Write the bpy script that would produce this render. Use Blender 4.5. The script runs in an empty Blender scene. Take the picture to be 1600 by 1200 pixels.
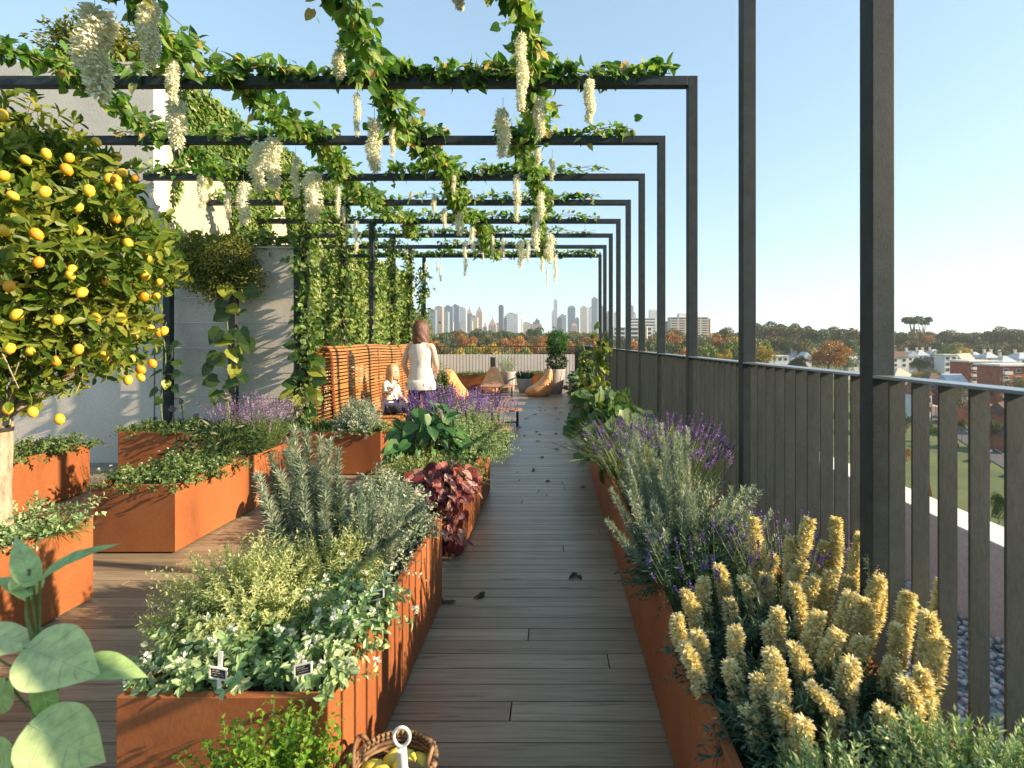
import bpy, math, random
import numpy as np
from mathutils import Vector, Matrix
random.seed(7)
R = np.random.default_rng(11)
SC = bpy.context.scene
COL = SC.collection
F = 830.0
def P(px, py, d):                       # photo measurement -> world point at depth d
    return np.array([(px-866)*d/F, d, 1.5-(py-535)*d/F])
def X(px, d): return (px-866)*d/F
def Z(py, d): return 1.5-(py-535)*d/F
def nrm(a):
    a = np.asarray(a, float)
    return a/np.maximum(np.linalg.norm(a, axis=-1, keepdims=True), 1e-9)

# ------------------------------------------------------------------ materials
def newmat(name):
    m = bpy.data.materials.new(name); m.use_nodes = True
    nt = m.node_tree; nt.nodes.clear()
    out = nt.nodes.new('ShaderNodeOutputMaterial')
    return m, nt, out
def nd(nt, t, **kw):
    n = nt.nodes.new(t)
    for k, v in kw.items():
        if k in n.inputs: n.inputs[k].default_value = v
        else: setattr(n, k, v)
    return n
def ramp(nt, stops, fac):
    r = nt.nodes.new('ShaderNodeValToRGB'); e = r.color_ramp.elements
    while len(e) > 1: e.remove(e[-1])
    e[0].position, e[0].color = stops[0][0], (*stops[0][1], 1)
    for p, c in stops[1:]:
        k = e.new(p); k.color = (*c, 1)
    nt.links.new(fac, r.inputs[0]); return r
def coords(nt, kind='Object', scale=(1,1,1)):
    tc = nt.nodes.new('ShaderNodeTexCoord'); mp = nt.nodes.new('ShaderNodeMapping')
    mp.inputs['Scale'].default_value = scale
    nt.links.new(tc.outputs[kind], mp.inputs[0]); return mp.outputs[0]
def geopos(nt, scale=(1,1,1)):
    g = nt.nodes.new('ShaderNodeNewGeometry'); mp = nt.nodes.new('ShaderNodeMapping')
    mp.inputs['Scale'].default_value = scale
    nt.links.new(g.outputs['Position'], mp.inputs[0]); return mp.outputs[0]
def noise(nt, vec, scale, detail=4, rough=.55, dist=0):
    n = nd(nt, 'ShaderNodeTexNoise', Scale=scale, Detail=detail, Roughness=rough, Distortion=dist)
    nt.links.new(vec, n.inputs['Vector']); return n.outputs[0]
def mix(nt, a, b, fac, mode='MIX'):
    m = nt.nodes.new('ShaderNodeMix'); m.data_type = 'RGBA'; m.blend_type = mode
    for sock, v in ((m.inputs[0], fac), (m.inputs[6], a), (m.inputs[7], b)):
        if hasattr(v, 'links'): nt.links.new(v, sock)
        elif isinstance(v, (int, float)): sock.default_value = v
        else: sock.default_value = (*v, 1)
    return m.outputs[2]
def bump(nt, h, strength=.3, dist=.01):
    b = nd(nt, 'ShaderNodeBump', Strength=strength, Distance=dist)
    nt.links.new(h, b.inputs['Height']); return b.outputs[0]
def surf(name, stops, scale=5, rough=.7, metal=0, bs=.3, bd=.005, stretch=(1,1,1), detail=5, fine=None, rndmix=0, spec=.5, dist=0):
    m, nt, out = newmat(name)
    v = geopos(nt, stretch)
    n = noise(nt, v, scale, detail, .6, dist)
    col = ramp(nt, stops, n).outputs[0]
    if fine:
        n2 = noise(nt, v, fine, 3, .7)
        k_ = .34 if name.startswith('steel') else .16; r2 = ramp(nt, [(.3,(1-k_,)*3),(.7,(1+k_*.6,)*3)], n2).outputs[0]
        col = mix(nt, col, r2, 1.0, 'MULTIPLY')
    else: n2 = n
    if rndmix:
        at = nd(nt, 'ShaderNodeAttribute', attribute_name='rnd')
        r3 = ramp(nt, [(0,(1-rndmix,)*3),(1,(1+rndmix,)*3)], at.outputs['Fac']).outputs[0]
        col = mix(nt, col, r3, 1.0, 'MULTIPLY')
    p = nd(nt, 'ShaderNodeBsdfPrincipled', Roughness=rough, Metallic=metal)
    p.inputs['Specular IOR Level'].default_value = spec
    nt.links.new(col, p.inputs['Base Color'])
    nt.links.new(bump(nt, n2, bs, bd), p.inputs['Normal'])
    nt.links.new(p.outputs[0], out.inputs[0]); return m
def leafmat(name, cols, trans=.35, rough=.45, spec=.4):
    m, nt, out = newmat(name)
    at = nd(nt, 'ShaderNodeAttribute', attribute_name='rnd')
    k = len(cols)
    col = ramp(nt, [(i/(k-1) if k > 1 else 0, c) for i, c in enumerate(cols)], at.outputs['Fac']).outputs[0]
    n = noise(nt, geopos(nt), 60, 2, .5)
    col = mix(nt, col, ramp(nt, [(.3,(.8,.8,.8)),(.7,(1.15,1.15,1.15))], n).outputs[0], 1.0, 'MULTIPLY')
    p = nd(nt, 'ShaderNodeBsdfPrincipled', Roughness=rough)
    p.inputs['Specular IOR Level'].default_value = spec
    nt.links.new(col, p.inputs['Base Color'])
    t = nt.nodes.new('ShaderNodeBsdfTranslucent')
    tc = mix(nt, col, (1.25,1.2,.6), 1.0, 'MULTIPLY')
    nt.links.new(tc, t.inputs[0])
    ms = nd(nt, 'ShaderNodeMixShader'); ms.inputs[0].default_value = trans
    nt.links.new(p.outputs[0], ms.inputs[1]); nt.links.new(t.outputs[0], ms.inputs[2])
    nt.links.new(ms.outputs[0], out.inputs[0]); return m

M = {}
def mk(k, *a, **kw): M[k] = surf(k, *a, **kw)
mk('steel', [(.3,(.020,.028,.031)),(.7,(.036,.048,.051))], 14, .6, 0, .25, .002, fine=160, spec=.3)
mk('steel_warm', [(.3,(.024,.031,.029)),(.7,(.048,.056,.048))], 10, .6, 0, .25, .002, stretch=(1,1,.35), fine=120)
mk('rail', [(.3,(.16,.19,.22)),(.7,(.22,.26,.29))], 8, .35, .3, .1, .001)
mk('corten', [(.22,(.16,.054,.022)),(.45,(.265,.088,.029)),(.75,(.33,.125,.042))], 2.2, .62, .1, .25, .002, stretch=(1,1,.5), fine=90, rndmix=.1, spec=.35, dist=.4)
mk('plinth', [(0,(.01,.01,.01)),(1,(.02,.018,.015))], 4, .9)
mk('soil', [(.3,(.018,.011,.007)),(.7,(.06,.038,.024))], 30, .95, bs=1, bd=.02)
mk('concrete', [(.25,(.47,.44,.395)),(.5,(.58,.545,.485)),(.8,(.66,.625,.56))], 1.6, .85, bs=.35, bd=.004, fine=45, detail=8)
mk('concrete_warm', [(.25,(.36,.335,.255)),(.8,(.46,.43,.33))], 1.4, .85, bs=.3, bd=.004, fine=40)
mk('parapet', [(.3,(.66,.61,.57)),(.7,(.76,.71,.67))], 2, .8, fine=60)
mk('white_paint', [(.3,(.72,.70,.66)),(.7,(.82,.80,.76))], 3, .6)
mk('pebble', [(.3,(.38,.40,.42)),(.7,(.62,.63,.64))], 6, .6, rndmix=.3)
mk('pebble_bed', [(.35,(.12,.13,.14)),(.65,(.5,.51,.52))], 28, .8, bs=1, bd=.03, detail=2)
mk('bark', [(.3,(.17,.13,.085)),(.5,(.36,.30,.21)),(.75,(.50,.44,.33))], 30, .85, bs=.9, bd=.01, stretch=(1,1,.3), fine=140)
mk('twig', [(.3,(.10,.07,.04)),(.7,(.2,.14,.08))], 20, .8)
mk('stem_green', [(.3,(.07,.11,.03)),(.7,(.14,.20,.06))], 20, .6)
mk('strap', [(0,(.015,.013,.012)),(1,(.03,.025,.02))], 9, .8)
mk('bench_wood', [(.3,(.27,.115,.028)),(.7,(.42,.20,.055))], 5, .5, stretch=(6,.4,6), fine=60, rndmix=.15)
mk('bench_rib', [(.3,(.12,.025,.01)),(.7,(.2,.05,.02))], 8, .6)
mk('table_wood', [(.3,(.30,.13,.05)),(.7,(.46,.22,.09))], 4, .45, stretch=(1,9,1), fine=60)
mk('beanbag', [(.3,(.56,.25,.085)),(.7,(.70,.35,.14))], 3, .5, bs=.35, bd=.02)
mk('pot_grey', [(.3,(.30,.29,.28)),(.7,(.42,.41,.39))], 5, .7, fine=60)
mk('basket', [(.3,(.10,.058,.028)),(.7,(.26,.16,.08))], 40, .7, rndmix=.3)
mk('white_tag', [(.3,(.70,.68,.60)),(.7,(.82,.80,.74))], 12, .5)
mk('blackboard', [(.3,(.015,.015,.015)),(.7,(.03,.03,.03))], 30, .7)
mk('lemon_orange', [(.3,(.58,.26,.012)),(.7,(.68,.34,.02))], 20, .45, bs=.3, bd=.002, fine=300)
mk('lemon', [(.3,(.62,.38,.02)),(.7,(.72,.50,.05))], 20, .4, bs=.3, bd=.002, fine=300)
mk('lemon_pale', [(.3,(.66,.56,.06)),(.7,(.78,.66,.12))], 20, .4, bs=.3, bd=.002, fine=300)
mk('skin', [(.3,(.62,.38,.27)),(.7,(.70,.45,.33))], 4, .5, bs=.05)
mk('hair_brown', [(.3,(.045,.018,.012)),(.7,(.15,.06,.035))], 9, .5, stretch=(8,8,.8), bs=.8, bd=.01)
mk('hair_blonde', [(.3,(.42,.27,.13)),(.7,(.66,.48,.28))], 9, .5, stretch=(8,8,.8), bs=.8, bd=.01)
mk('cloth_white', [(.3,(.66,.60,.54)),(.7,(.76,.71,.65))], 9, .85, bs=.6, bd=.02)
mk('denim', [(.3,(.035,.045,.085)),(.7,(.07,.085,.14))], 9, .85, bs=.4, bd=.01)
mk('shoe', [(.3,(.3,.28,.26)),(.7,(.4,.38,.36))], 9, .7)
mk('cable', [(0,(.2,.2,.2)),(1,(.35,.35,.35))], 9, .4, .6)
mk('wire', [(0,(.5,.5,.48)),(1,(.62,.62,.6))], 9, .4, .3)
mk('dead_leaf', [(.3,(.02,.014,.01)),(.7,(.06,.035,.02))], 20, .8, rndmix=.4)
# deck boards: grain runs across the path, one tone per board
m, nt, out = newmat('deck_wood')
at = nd(nt, 'ShaderNodeAttribute', attribute_name='rnd')
g = nt.nodes.new('ShaderNodeNewGeometry')
cmb = nt.nodes.new('ShaderNodeCombineXYZ'); sep = nt.nodes.new('ShaderNodeSeparateXYZ')
nt.links.new(g.outputs['Position'], sep.inputs[0])
mm = nd(nt, 'ShaderNodeMath', operation='MULTIPLY'); mm.inputs[1].default_value = 37.0
nt.links.new(at.outputs['Fac'], mm.inputs[0])
ax = nd(nt, 'ShaderNodeMath', operation='MULTIPLY_ADD'); ax.inputs[1].default_value = 1.3
nt.links.new(sep.outputs[0], ax.inputs[0]); nt.links.new(mm.outputs[0], ax.inputs[2])
ay = nd(nt, 'ShaderNodeMath', operation='MULTIPLY'); ay.inputs[1].default_value = 28
nt.links.new(sep.outputs[1], ay.inputs[0])
nt.links.new(ax.outputs[0], cmb.inputs[0]); nt.links.new(ay.outputs[0], cmb.inputs[1]); nt.links.new(mm.outputs[0], cmb.inputs[2])
n1 = noise(nt, cmb.outputs[0], 1.4, 7, .62, .9)
n2 = noise(nt, geopos(nt, (2,140,1)), 3, 3, .6)
c = ramp(nt, [(.28,(.105,.082,.058)),(.45,(.290,.232,.160)),(.7,(.385,.31,.215))], n1).outputs[0]
c = mix(nt, c, ramp(nt, [(.3,(.80,.80,.80)),(.7,(1.1,1.1,1.1))], n2).outputs[0], 1, 'MULTIPLY')
c = mix(nt, c, ramp(nt, [(0,(.80,.78,.76)),(1,(1.15,1.15,1.15))], at.outputs['Fac']).outputs[0], 1, 'MULTIPLY')
wx = noise(nt, geopos(nt, (1,1,1)), .9, 5, .6)
c = mix(nt, c, ramp(nt, [(.3,(.86,.86,.87)),(.7,(1.08,1.07,1.05))], wx).outputs[0], 1, 'MULTIPLY')
p = nd(nt, 'ShaderNodeBsdfPrincipled', Roughness=.40); p.inputs['Specular IOR Level'].default_value = .5
nt.links.new(c, p.inputs['Base Color']); nt.links.new(bump(nt, n1, .35, .003), p.inputs['Normal'])
nt.links.new(p.outputs[0], out.inputs[0]); M['deck'] = m

G = lambda *c: list(c)
M['vine'] = leafmat('vine_leaf', G((.03,.10,.02),(.075,.20,.03),(.16,.31,.06),(.30,.42,.12),(.50,.38,.20)), .5)
M['ivy'] = leafmat('ivy_leaf', G((.05,.12,.025),(.12,.23,.045),(.24,.34,.09),(.38,.43,.18)), .4)
M['bushy'] = leafmat('bushy_leaf', G((.07,.11,.02),(.17,.20,.035),(.34,.33,.08)), .35)
M['citrus'] = leafmat('citrus_leaf', G((.03,.085,.01),(.09,.17,.02),(.21,.27,.035),(.36,.35,.06)), .45)
M['herb'] = leafmat('herb_leaf', G((.03,.075,.02),(.075,.14,.04),(.15,.22,.07),(.30,.36,.15)), .3)
M['varieg'] = leafmat('variegated_leaf', G((.06,.15,.06),(.19,.33,.14),(.38,.50,.26),(.58,.64,.42)), .3)
M['lime'] = leafmat('lime_leaf', G((.22,.29,.09),(.42,.48,.20),(.60,.64,.33)), .35)
M['brightleaf'] = leafmat('bright_leaf', G((.06,.17,.01),(.14,.30,.02),(.27,.42,.04)), .4)
M['rosemary'] = leafmat('rosemary_leaf', G((.08,.14,.10),(.20,.28,.20),(.38,.44,.34),(.56,.60,.48)), .2)
M['silver'] = leafmat('silver_leaf', G((.12,.19,.15),(.30,.38,.29),(.55,.59,.46)), .2)
M['yelspike'] = leafmat('yellow_bloom', G((.62,.55,.30),(.78,.71,.44),(.88,.84,.62)), .4)
M['darkgreen'] = leafmat('dark_leaf', G((.012,.035,.012),(.03,.075,.022),(.07,.13,.035)), .25)
M['bluegreen'] = leafmat('blue_green_leaf', G((.015,.05,.035),(.035,.09,.06),(.10,.17,.09)), .2)
M['purple'] = leafmat('purple_bloom', G((.055,.03,.17),(.14,.075,.30),(.30,.16,.44)), .2)
M['mauve'] = leafmat('mauve_bloom', G((.10,.06,.16),(.24,.15,.30),(.40,.27,.42)), .2)
M['redleaf'] = leafmat('burgundy_leaf', G((.05,.006,.012),(.15,.025,.03),(.35,.11,.09),(.60,.36,.30)), .2)
M['white_bloom'] = leafmat('white_bloom', G((.74,.77,.80),(.82,.84,.87),(.86,.88,.90)), .4)
M['squash'] = leafmat('squash_leaf', G((.03,.085,.03),(.07,.15,.05),(.15,.22,.08)), .25)
M['bean'] = leafmat('bean_leaf', G((.03,.10,.03),(.06,.17,.05),(.12,.24,.07)), .35)
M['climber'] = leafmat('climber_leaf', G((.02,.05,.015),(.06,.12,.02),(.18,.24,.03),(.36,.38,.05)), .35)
M['fore'] = leafmat('foreground_leaf', G((.22,.40,.13),(.38,.56,.24),(.58,.70,.40)), .4)
M['fore_vein'] = leafmat('leaf_vein', G((.40,.52,.28),(.5,.6,.36)), .2)
M['t_green'] = leafmat('tree_green', G((.035,.07,.022),(.07,.115,.032),(.14,.17,.045)), .1)
M['t_olive'] = leafmat('tree_olive', G((.06,.065,.02),(.14,.125,.03),(.24,.18,.05)), .1)
M['t_orange'] = leafmat('tree_orange', G((.15,.07,.015),(.36,.16,.022),(.50,.25,.04)), .1)
M['t_yellow'] = leafmat('tree_yellow', G((.16,.12,.012),(.36,.27,.025),(.52,.38,.04)), .1)
M['t_lime'] = leafmat('tree_lime', G((.07,.12,.015),(.15,.21,.03),(.25,.28,.04)), .1)
M['t_mix'] = leafmat('wood_mix', G((.045,.075,.022),(.10,.115,.03),(.08,.13,.03),(.18,.14,.03),(.30,.17,.03),(.10,.12,.03),(.32,.24,.04)), .1)

# ------------------------------------------------------------------ mesh builder
class MB:
    def __init__(s): s.V=[]; s.Fc=[]; s.n=0
    def add(s, V, Fa, mat=0, rnd=None, smooth=False):
        V = np.asarray(V, float).reshape(-1,3); Fa = np.asarray(Fa, np.int64)
        if Fa.size == 0: return s
        m = len(Fa)
        if rnd is None: rnd = np.full(m, R.random())
        s.V.append(V); s.Fc.append((Fa+s.n, np.full(m, mat), np.broadcast_to(rnd, (m,)), np.full(m, smooth)))
        s.n += len(V); return s
    def box(s, c, size, mat=0, rz=0, rnd=None):
        x,y,z = [k/2 for k in size]
        v = np.array([[-x,-y,-z],[x,-y,-z],[x,y,-z],[-x,y,-z],[-x,-y,z],[x,-y,z],[x,y,z],[-x,y,z]])
        if rz:
            co,si = math.cos(rz), math.sin(rz)
            v = v @ np.array([[co,si,0],[-si,co,0],[0,0,1]])
        return s.add(v+np.asarray(c), [[0,3,2,1],[4,5,6,7],[0,1,5,4],[1,2,6,5],[2,3,7,6],[3,0,4,7]], mat, rnd)
    def bb(s, x0,x1,y0,y1,z0,z1, mat=0, rnd=None):
        return s.box(((x0+x1)/2,(y0+y1)/2,(z0+z1)/2),(x1-x0,y1-y0,z1-z0),mat,0,rnd)
    def rings(s, Rg, mat=0, cap=True, smooth=True, rnd=None, closed=False):
        Rg = np.asarray(Rg, float); k, n = Rg.shape[:2]
        i = np.arange(n); j = (i+1) % n; fs = []
        rr = range(k if closed else k-1)
        for a in rr:
            b = (a+1) % k
            fs.append(np.stack([a*n+i, a*n+j, b*n+j, b*n+i], 1))
        s.add(Rg.reshape(-1,3), np.concatenate(fs), mat, rnd, smooth)
        if cap and not closed:
            for a, rev in ((0,1),(k-1,0)):
                c = Rg[a].mean(0); V = np.vstack([Rg[a], c])
                f = np.stack([i, j, np.full(n, n)], 1)
                s.add(V, f[:, ::-1] if rev else f, mat, rnd, smooth)
        return s
    def tube(s, pts, rad, n=6, mat=0, cap=True, rnd=None, smooth=True, sy=1.0):
        pts = np.asarray(pts, float); k = len(pts); rad = np.broadcast_to(rad, (k,))
        T_ = nrm(np.gradient(pts, axis=0))
        up = np.array([0,0,1.]) if abs(T_[0][2]) < .9 else np.array([0,1.,0])
        rg = []
        a = nrm(np.cross(T_[0], up))
        for q in range(k):
            a = nrm(a - T_[q]*np.dot(a, T_[q])); b = np.cross(T_[q], a)
            th = np.linspace(0, 2*math.pi, n, endpoint=False)
            rg.append(pts[q] + rad[q]*(np.cos(th)[:,None]*a + np.sin(th)[:,None]*b*sy))
        return s.rings(rg, mat, cap, smooth, rnd)
    def lathe(s, c, prof, n=20, mat=0, cap=True, sx=1, sy=1, smooth=True, rnd=None):
        th = np.linspace(0, 2*math.pi, n, endpoint=False)
        rg = [np.stack([c[0]+r*sx*np.cos(th), c[1]+r*sy*np.sin(th), np.full(n, c[2]+z)],1) for r, z in prof]
        return s.rings(rg, mat, cap, smooth, rnd)
    def leaves(s, Pb, D, N, L, W, tm='simple', mat=0, rnd=None, smooth=False):
        Pb = np.asarray(Pb, float).reshape(-1,3); n = len(Pb)
        if n == 0: return s
        D = nrm(np.broadcast_to(D, (n,3))); N = np.broadcast_to(N, (n,3))
        S = np.cross(D, N); bad = np.linalg.norm(S, axis=1) < 1e-4
        S[bad] = np.cross(D[bad], [[.3,.5,.8]]); S = nrm(S); Nn = np.cross(S, D)
        tv, tf = TM[tm]
        L = np.broadcast_to(L, (n,)); W = np.broadcast_to(W, (n,))
        V = (Pb[:,None] + tv[None,:,0,None]*L[:,None,None]*D[:,None] + tv[None,:,1,None]*W[:,None,None]*S[:,None]
             + tv[None,:,2,None]*L[:,None,None]*Nn[:,None])
        if rnd is None: rnd = R.random(n)
        rnd = np.broadcast_to(rnd, (n,)); nv = len(tv)
        groups = {}
        for f in tf: groups.setdefault(len(f), []).append(f)
        # keep one vertex block, several face groups
        base = s.n; first = True
        for k, fs in groups.items():
            fs = np.array(fs)
            Fa = (np.arange(n)[:,None,None]*nv + fs[None]).reshape(-1, k)
            rr = np.repeat(rnd, len(fs))
            if first: s.add(V.reshape(-1,3), Fa, mat, rr, smooth); first = False
            else: s.Fc.append((Fa+base, np.full(len(Fa), mat), rr, np.full(len(Fa), smooth)))
        return s
    def ribbons(s, pts, r, mat=0, rnd=None):       # (N,k,3) thin three-sided stems
        pts = np.asarray(pts, float); Nn, k = pts.shape[:2]
        r = np.broadcast_to(r, (Nn,))[:,None,None]
        o = np.array([[1,0,0],[-.5,.87,0],[-.5,-.87,0]])
        taper = np.linspace(1,.5,k)[None,:,None,None]
        V = pts[:,:,None,:] + o[None,None]*r[...,None]*taper
        i = np.arange(3); j = (i+1) % 3; fs = []
        for a in range(k-1): fs.append(np.stack([a*3+i, a*3+j, (a+1)*3+j, (a+1)*3+i],1))
        fs = np.concatenate(fs)
        Fa = (np.arange(Nn)[:,None,None]*(3*k) + fs[None]).reshape(-1,4)
        return s.add(V.reshape(-1,3), Fa, mat, .5 if rnd is None else rnd)
    def mesh(s, name, mats, org=(0,0,0)):
        me = bpy.data.meshes.new(name)
        V = np.concatenate(s.V) - np.asarray(org)
        tot = [f[0].shape[1] for f in s.Fc for _ in range(len(f[0]))]
        tot = np.concatenate([np.full(len(f[0]), f[0].shape[1]) for f in s.Fc])
        li = np.concatenate([f[0].ravel() for f in s.Fc])
        me.vertices.add(len(V)); me.vertices.foreach_set('co', V.ravel().astype(np.float32))
        me.loops.add(len(li)); me.loops.foreach_set('vertex_index', li.astype(np.int32))
        me.polygons.add(len(tot))
        st = np.concatenate([[0], np.cumsum(tot)[:-1]])
        me.polygons.foreach_set('loop_start', st.astype(np.int32))
        me.polygons.foreach_set('loop_total', tot.astype(np.int32))
        me.polygons.foreach_set('material_index', np.concatenate([f[1] for f in s.Fc]).astype(np.int32))
        me.polygons.foreach_set('use_smooth', np.concatenate([f[3] for f in s.Fc]).astype(bool))
        a = me.attributes.new('rnd', 'FLOAT', 'FACE')
        a.data.foreach_set('value', np.concatenate([f[2] for f in s.Fc]).astype(np.float32))
        me.update(calc_edges=True); me.validate()
        for q in (mats if isinstance(mats, (list,tuple)) else [mats]):
            me.materials.append(M[q] if isinstance(q, str) else q)
        return me
def _mir(v, f):                                   # mirror the right half to the left
    pass
_s = [(0,0,0),(.3,.42,.09),(.72,.34,.05),(1,0,-.08),(.72,-.34,.05),(.3,-.42,.09)]
_h = [(0,0,0),(.35,0,-.03),(.7,0,-.07),(1,0,-.22),
      (-.1,.26,.03),(.14,.48,.07),(.46,.45,.04),(.76,.24,-.05),(-.1,-.26,.03),(.14,-.48,.07),(.46,-.45,.04),(.76,-.24,-.05)]
_r = [(0,0,0)]+[(.5+.5*math.cos(math.pi+a)*1.0+ (0.06 if i%2 else -.03), .52*math.sin(math.pi+a)*(1.08 if i%2 else .92), .12*(1 if i%2 else .3)) for i,a in enumerate(np.linspace(.45,2*math.pi-.45,11))]+[(.5,0,-.05)]
TM = {'simple': (np.array(_s), [(0,1,2,3),(0,3,4,5)]),
      'needle': (np.array([(0,0,0),(.45,.5,0.03),(1,0,0),(.45,-.5,.03)]), [(0,1,2,3)]),
      'heart': (np.array(_h), [(0,4,5,1),(1,5,6,2),(2,6,7,3),(0,1,9,8),(1,2,10,9),(2,3,11,10)]),
      'round': (np.array(_r), [(12,i,i+1) for i in range(0,11)]+[(12,11,0)]),
      'petal': (np.array([(0,0,0),(.5,.5,.25),(1,.2,.1),(1,-.2,.1),(.5,-.5,.25)]), [(0,1,2,3,4)])}
# dense curved leaf for the close plant
_u = np.linspace(0,1,9); _w = np.array([.0,.34,.47,.5,.46,.38,.27,.13,0.0]); _big=[]; _bf=[]
for i,u in enumerate(_u):
    for v in (-1,-.5,0,.5,1):
        _big.append((u - (.09*abs(v) if i in (1,) else 0), v*_w[i], -.34*u*u + .10*abs(v)*_w[i]*2*(.5) - .02*math.sin(u*22)*abs(v)))
for i in range(8):
    for j in range(4): _bf.append((i*5+j, i*5+j+1, (i+1)*5+j+1, (i+1)*5+j))
TM['big'] = (np.array(_big), _bf)

ORG = {}
def props(o, label=None, cat=None, group=None, kind=None):
    if label: o['label'] = label
    if cat: o['category'] = cat
    if group: o['group'] = group
    if kind: o['kind'] = kind
    return o
def T(name, label, cat, loc, group=None):
    o = bpy.data.objects.new(name, None); COL.objects.link(o)
    o.empty_display_size = .1; o.location = loc
    ORG[o.name] = np.asarray(loc, float); return props(o, label, cat, group)
def part(mb, name, mats, parent, label=None, kind=None, bev=0):
    org = ORG[parent.name]
    o = bpy.data.objects.new(name, mb.mesh(name, mats, org)); COL.objects.link(o)
    o.parent = parent; ORG[o.name] = org
    if bev: bv = o.modifiers.new('bevel','BEVEL'); bv.width = bev; bv.segments = 2; bv.limit_method = 'ANGLE'
    return props(o, label, None, None, kind)
def solo(mb, name, mats, label=None, cat=None, loc=(0,0,0), group=None, kind=None, bev=0):
    o = bpy.data.objects.new(name, mb.mesh(name, mats, loc)); COL.objects.link(o)
    o.location = loc; ORG[o.name] = np.asarray(loc, float)
    if bev: bv = o.modifiers.new('bevel','BEVEL'); bv.width = bev; bv.segments = 2; bv.limit_method = 'ANGLE'
    return props(o, label, cat, group, kind)
ORD = ['first','second','third','fourth','fifth','sixth','seventh','eighth','ninth','tenth','eleventh','twelfth','thirteenth','fourteenth','fifteenth','sixteenth','seventeenth','eighteenth','nineteenth','twentieth']
def ordn(i):
    if i < 20: return ORD[i]
    t = {2:'twenty',3:'thirty',4:'forty',5:'fifty',6:'sixty'}[(i+1)//10]
    r = (i+1) % 10
    return (t+'-'+ORD[r-1]) if r else {20:'twentieth',30:'thirtieth',40:'fortieth',50:'fiftieth',60:'sixtieth'}[i+1]

# ------------------------------------------------------------------ plant helpers
def rdir(n, up=0., spread=1.):
    v = R.normal(size=(n,3)); v[:,2] = v[:,2]*spread + up; return nrm(v)
def sprigs(mb, B, D, Ln, m, L, W, tm='simple', ang=.9, droop=0., t0=.08, t1=1., mat=0, prof=None, rb=None, rj=.35, jit=.15, stem=0, smat=1, face_up=.0, seg=4):
    """leaves arranged spirally round N stems"""
    B = np.asarray(B, float); n = len(B); D = nrm(D); Ln = np.broadcast_to(Ln, (n,))
    def pos(t): return B[:,None] + D[:,None]*(Ln[:,None]*t)[...,None] + np.array([0,0,-1.])*(droop*Ln[:,None]*t*t)[...,None]
    t = t0 + (t1-t0)*(np.arange(m)+.5)/m; t = np.broadcast_to(t, (n,m))
    t = np.clip(t + R.normal(size=(n,m))*.5/m, 0, 1.0)
    Pp = pos(t)
    Dt = nrm(D[:,None] + np.array([0,0,-2*droop])*t[...,None])
    az = (np.arange(m)*2.4)[None] + R.random((n,1))*6.28 + R.normal(size=(n,m))*.3
    a = np.cross(Dt, np.array([.13,.21,.97])); a = nrm(a + 1e-6); b = np.cross(Dt, a)
    rad = np.cos(az)[...,None]*a + np.sin(az)[...,None]*b
    an = ang + R.normal(size=(n,m,1))*.2
    LD = nrm(Dt*np.cos(an) + rad*np.sin(an) + R.normal(size=(n,m,3))*jit)
    NN = nrm(Dt + R.normal(size=(n,m,3))*.25 + np.array([0,0,face_up]))
    sc = prof(t) if prof else 1.0
    Ls = L*sc*(.75+.5*R.random((n,m))); Ws = W*sc*(.75+.5*R.random((n,m)))
    rb = R.random(n) if rb is None else np.broadcast_to(rb, (n,))
    rn = np.clip(rb[:,None]*(1-rj) + R.random((n,m))*rj + 0*t, 0, 1)
    mb.leaves(Pp.reshape(-1,3), LD.reshape(-1,3), NN.reshape(-1,3), Ls.ravel(), Ws.ravel(), tm, mat, rn.ravel())
    if stem:
        tt = np.broadcast_to(np.linspace(0, .97, seg), (n,seg)); mb.ribbons(pos(tt), stem, smat)
    return pos
def inrect(n, x0,x1,y0,y1,z): return np.stack([R.uniform(x0,x1,n), R.uniform(y0,y1,n), np.full(n,z)],1)
def cover(label, x0,x1,y0,y1, z=.44, h=.14, dens=260, m=9, L=.026, W=.018, mat='herb', tm='simple', over=.08, name='groundcover_plant', cat='plant', tops=None, ang=1.0, spillz=.5, fx=0):
    n = int(1.9*dens*(x1-x0)*(y1-y0))+8
    B = inrect(n, x0+.02,x1-.02,y0+.02,y1-.02, z)
    cx, cy = (x0+x1)/2, (y0+y1)/2
    ex = (B[:,0]-cx)/((x1-x0)/2); ey = (B[:,1]-cy)/((y1-y0)/2)
    D = np.stack([R.normal(size=n)*.45 + ex**3*1.0, R.normal(size=n)*.45 + ey**5*1.0, np.full(n,1.0)],1)
    hh = h*(.62+.5*R.random(n))*(1+.3*np.sin(B[:,0]*13+B[:,1]*9+x0*5))
    edge = np.maximum(np.abs(ex), np.abs(ey)) > .82
    ln = np.where(edge, hh+over, hh)
    t = T(name, label, cat, (cx,cy,z))
    mb = MB(); cl = np.clip(.5+.3*np.sin(B[:,0]*17+1.3)*np.cos(B[:,1]*15)+R.normal(size=n)*.22, 0, 1)
    sprigs(mb, B[~edge], D[~edge], ln[~edge], m, L, W, tm, ang, .05, rb=cl[~edge], stem=.0012)
    if edge.any(): sprigs(mb, B[edge], D[edge], ln[edge], m+2, L, W, tm, ang, spillz, rb=cl[edge], stem=.0012)
    part(mb, 'foliage', [mat,'stem_green'], t)
    if tops:
        k = tops[0]; q = R.integers(0, n, k)
        pp = B[q] + nrm(D[q])*ln[q][:,None]*1.0
        for f_ in pp:
            fb = MB(); d_ = rdir(9,.5); fb.leaves(f_+d_*tops[2]*.25, d_, rdir(9), tops[2]*1.2, tops[2]*.9, 'petal'); part(fb, 'flower', tops[1], t)
    return t
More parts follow.
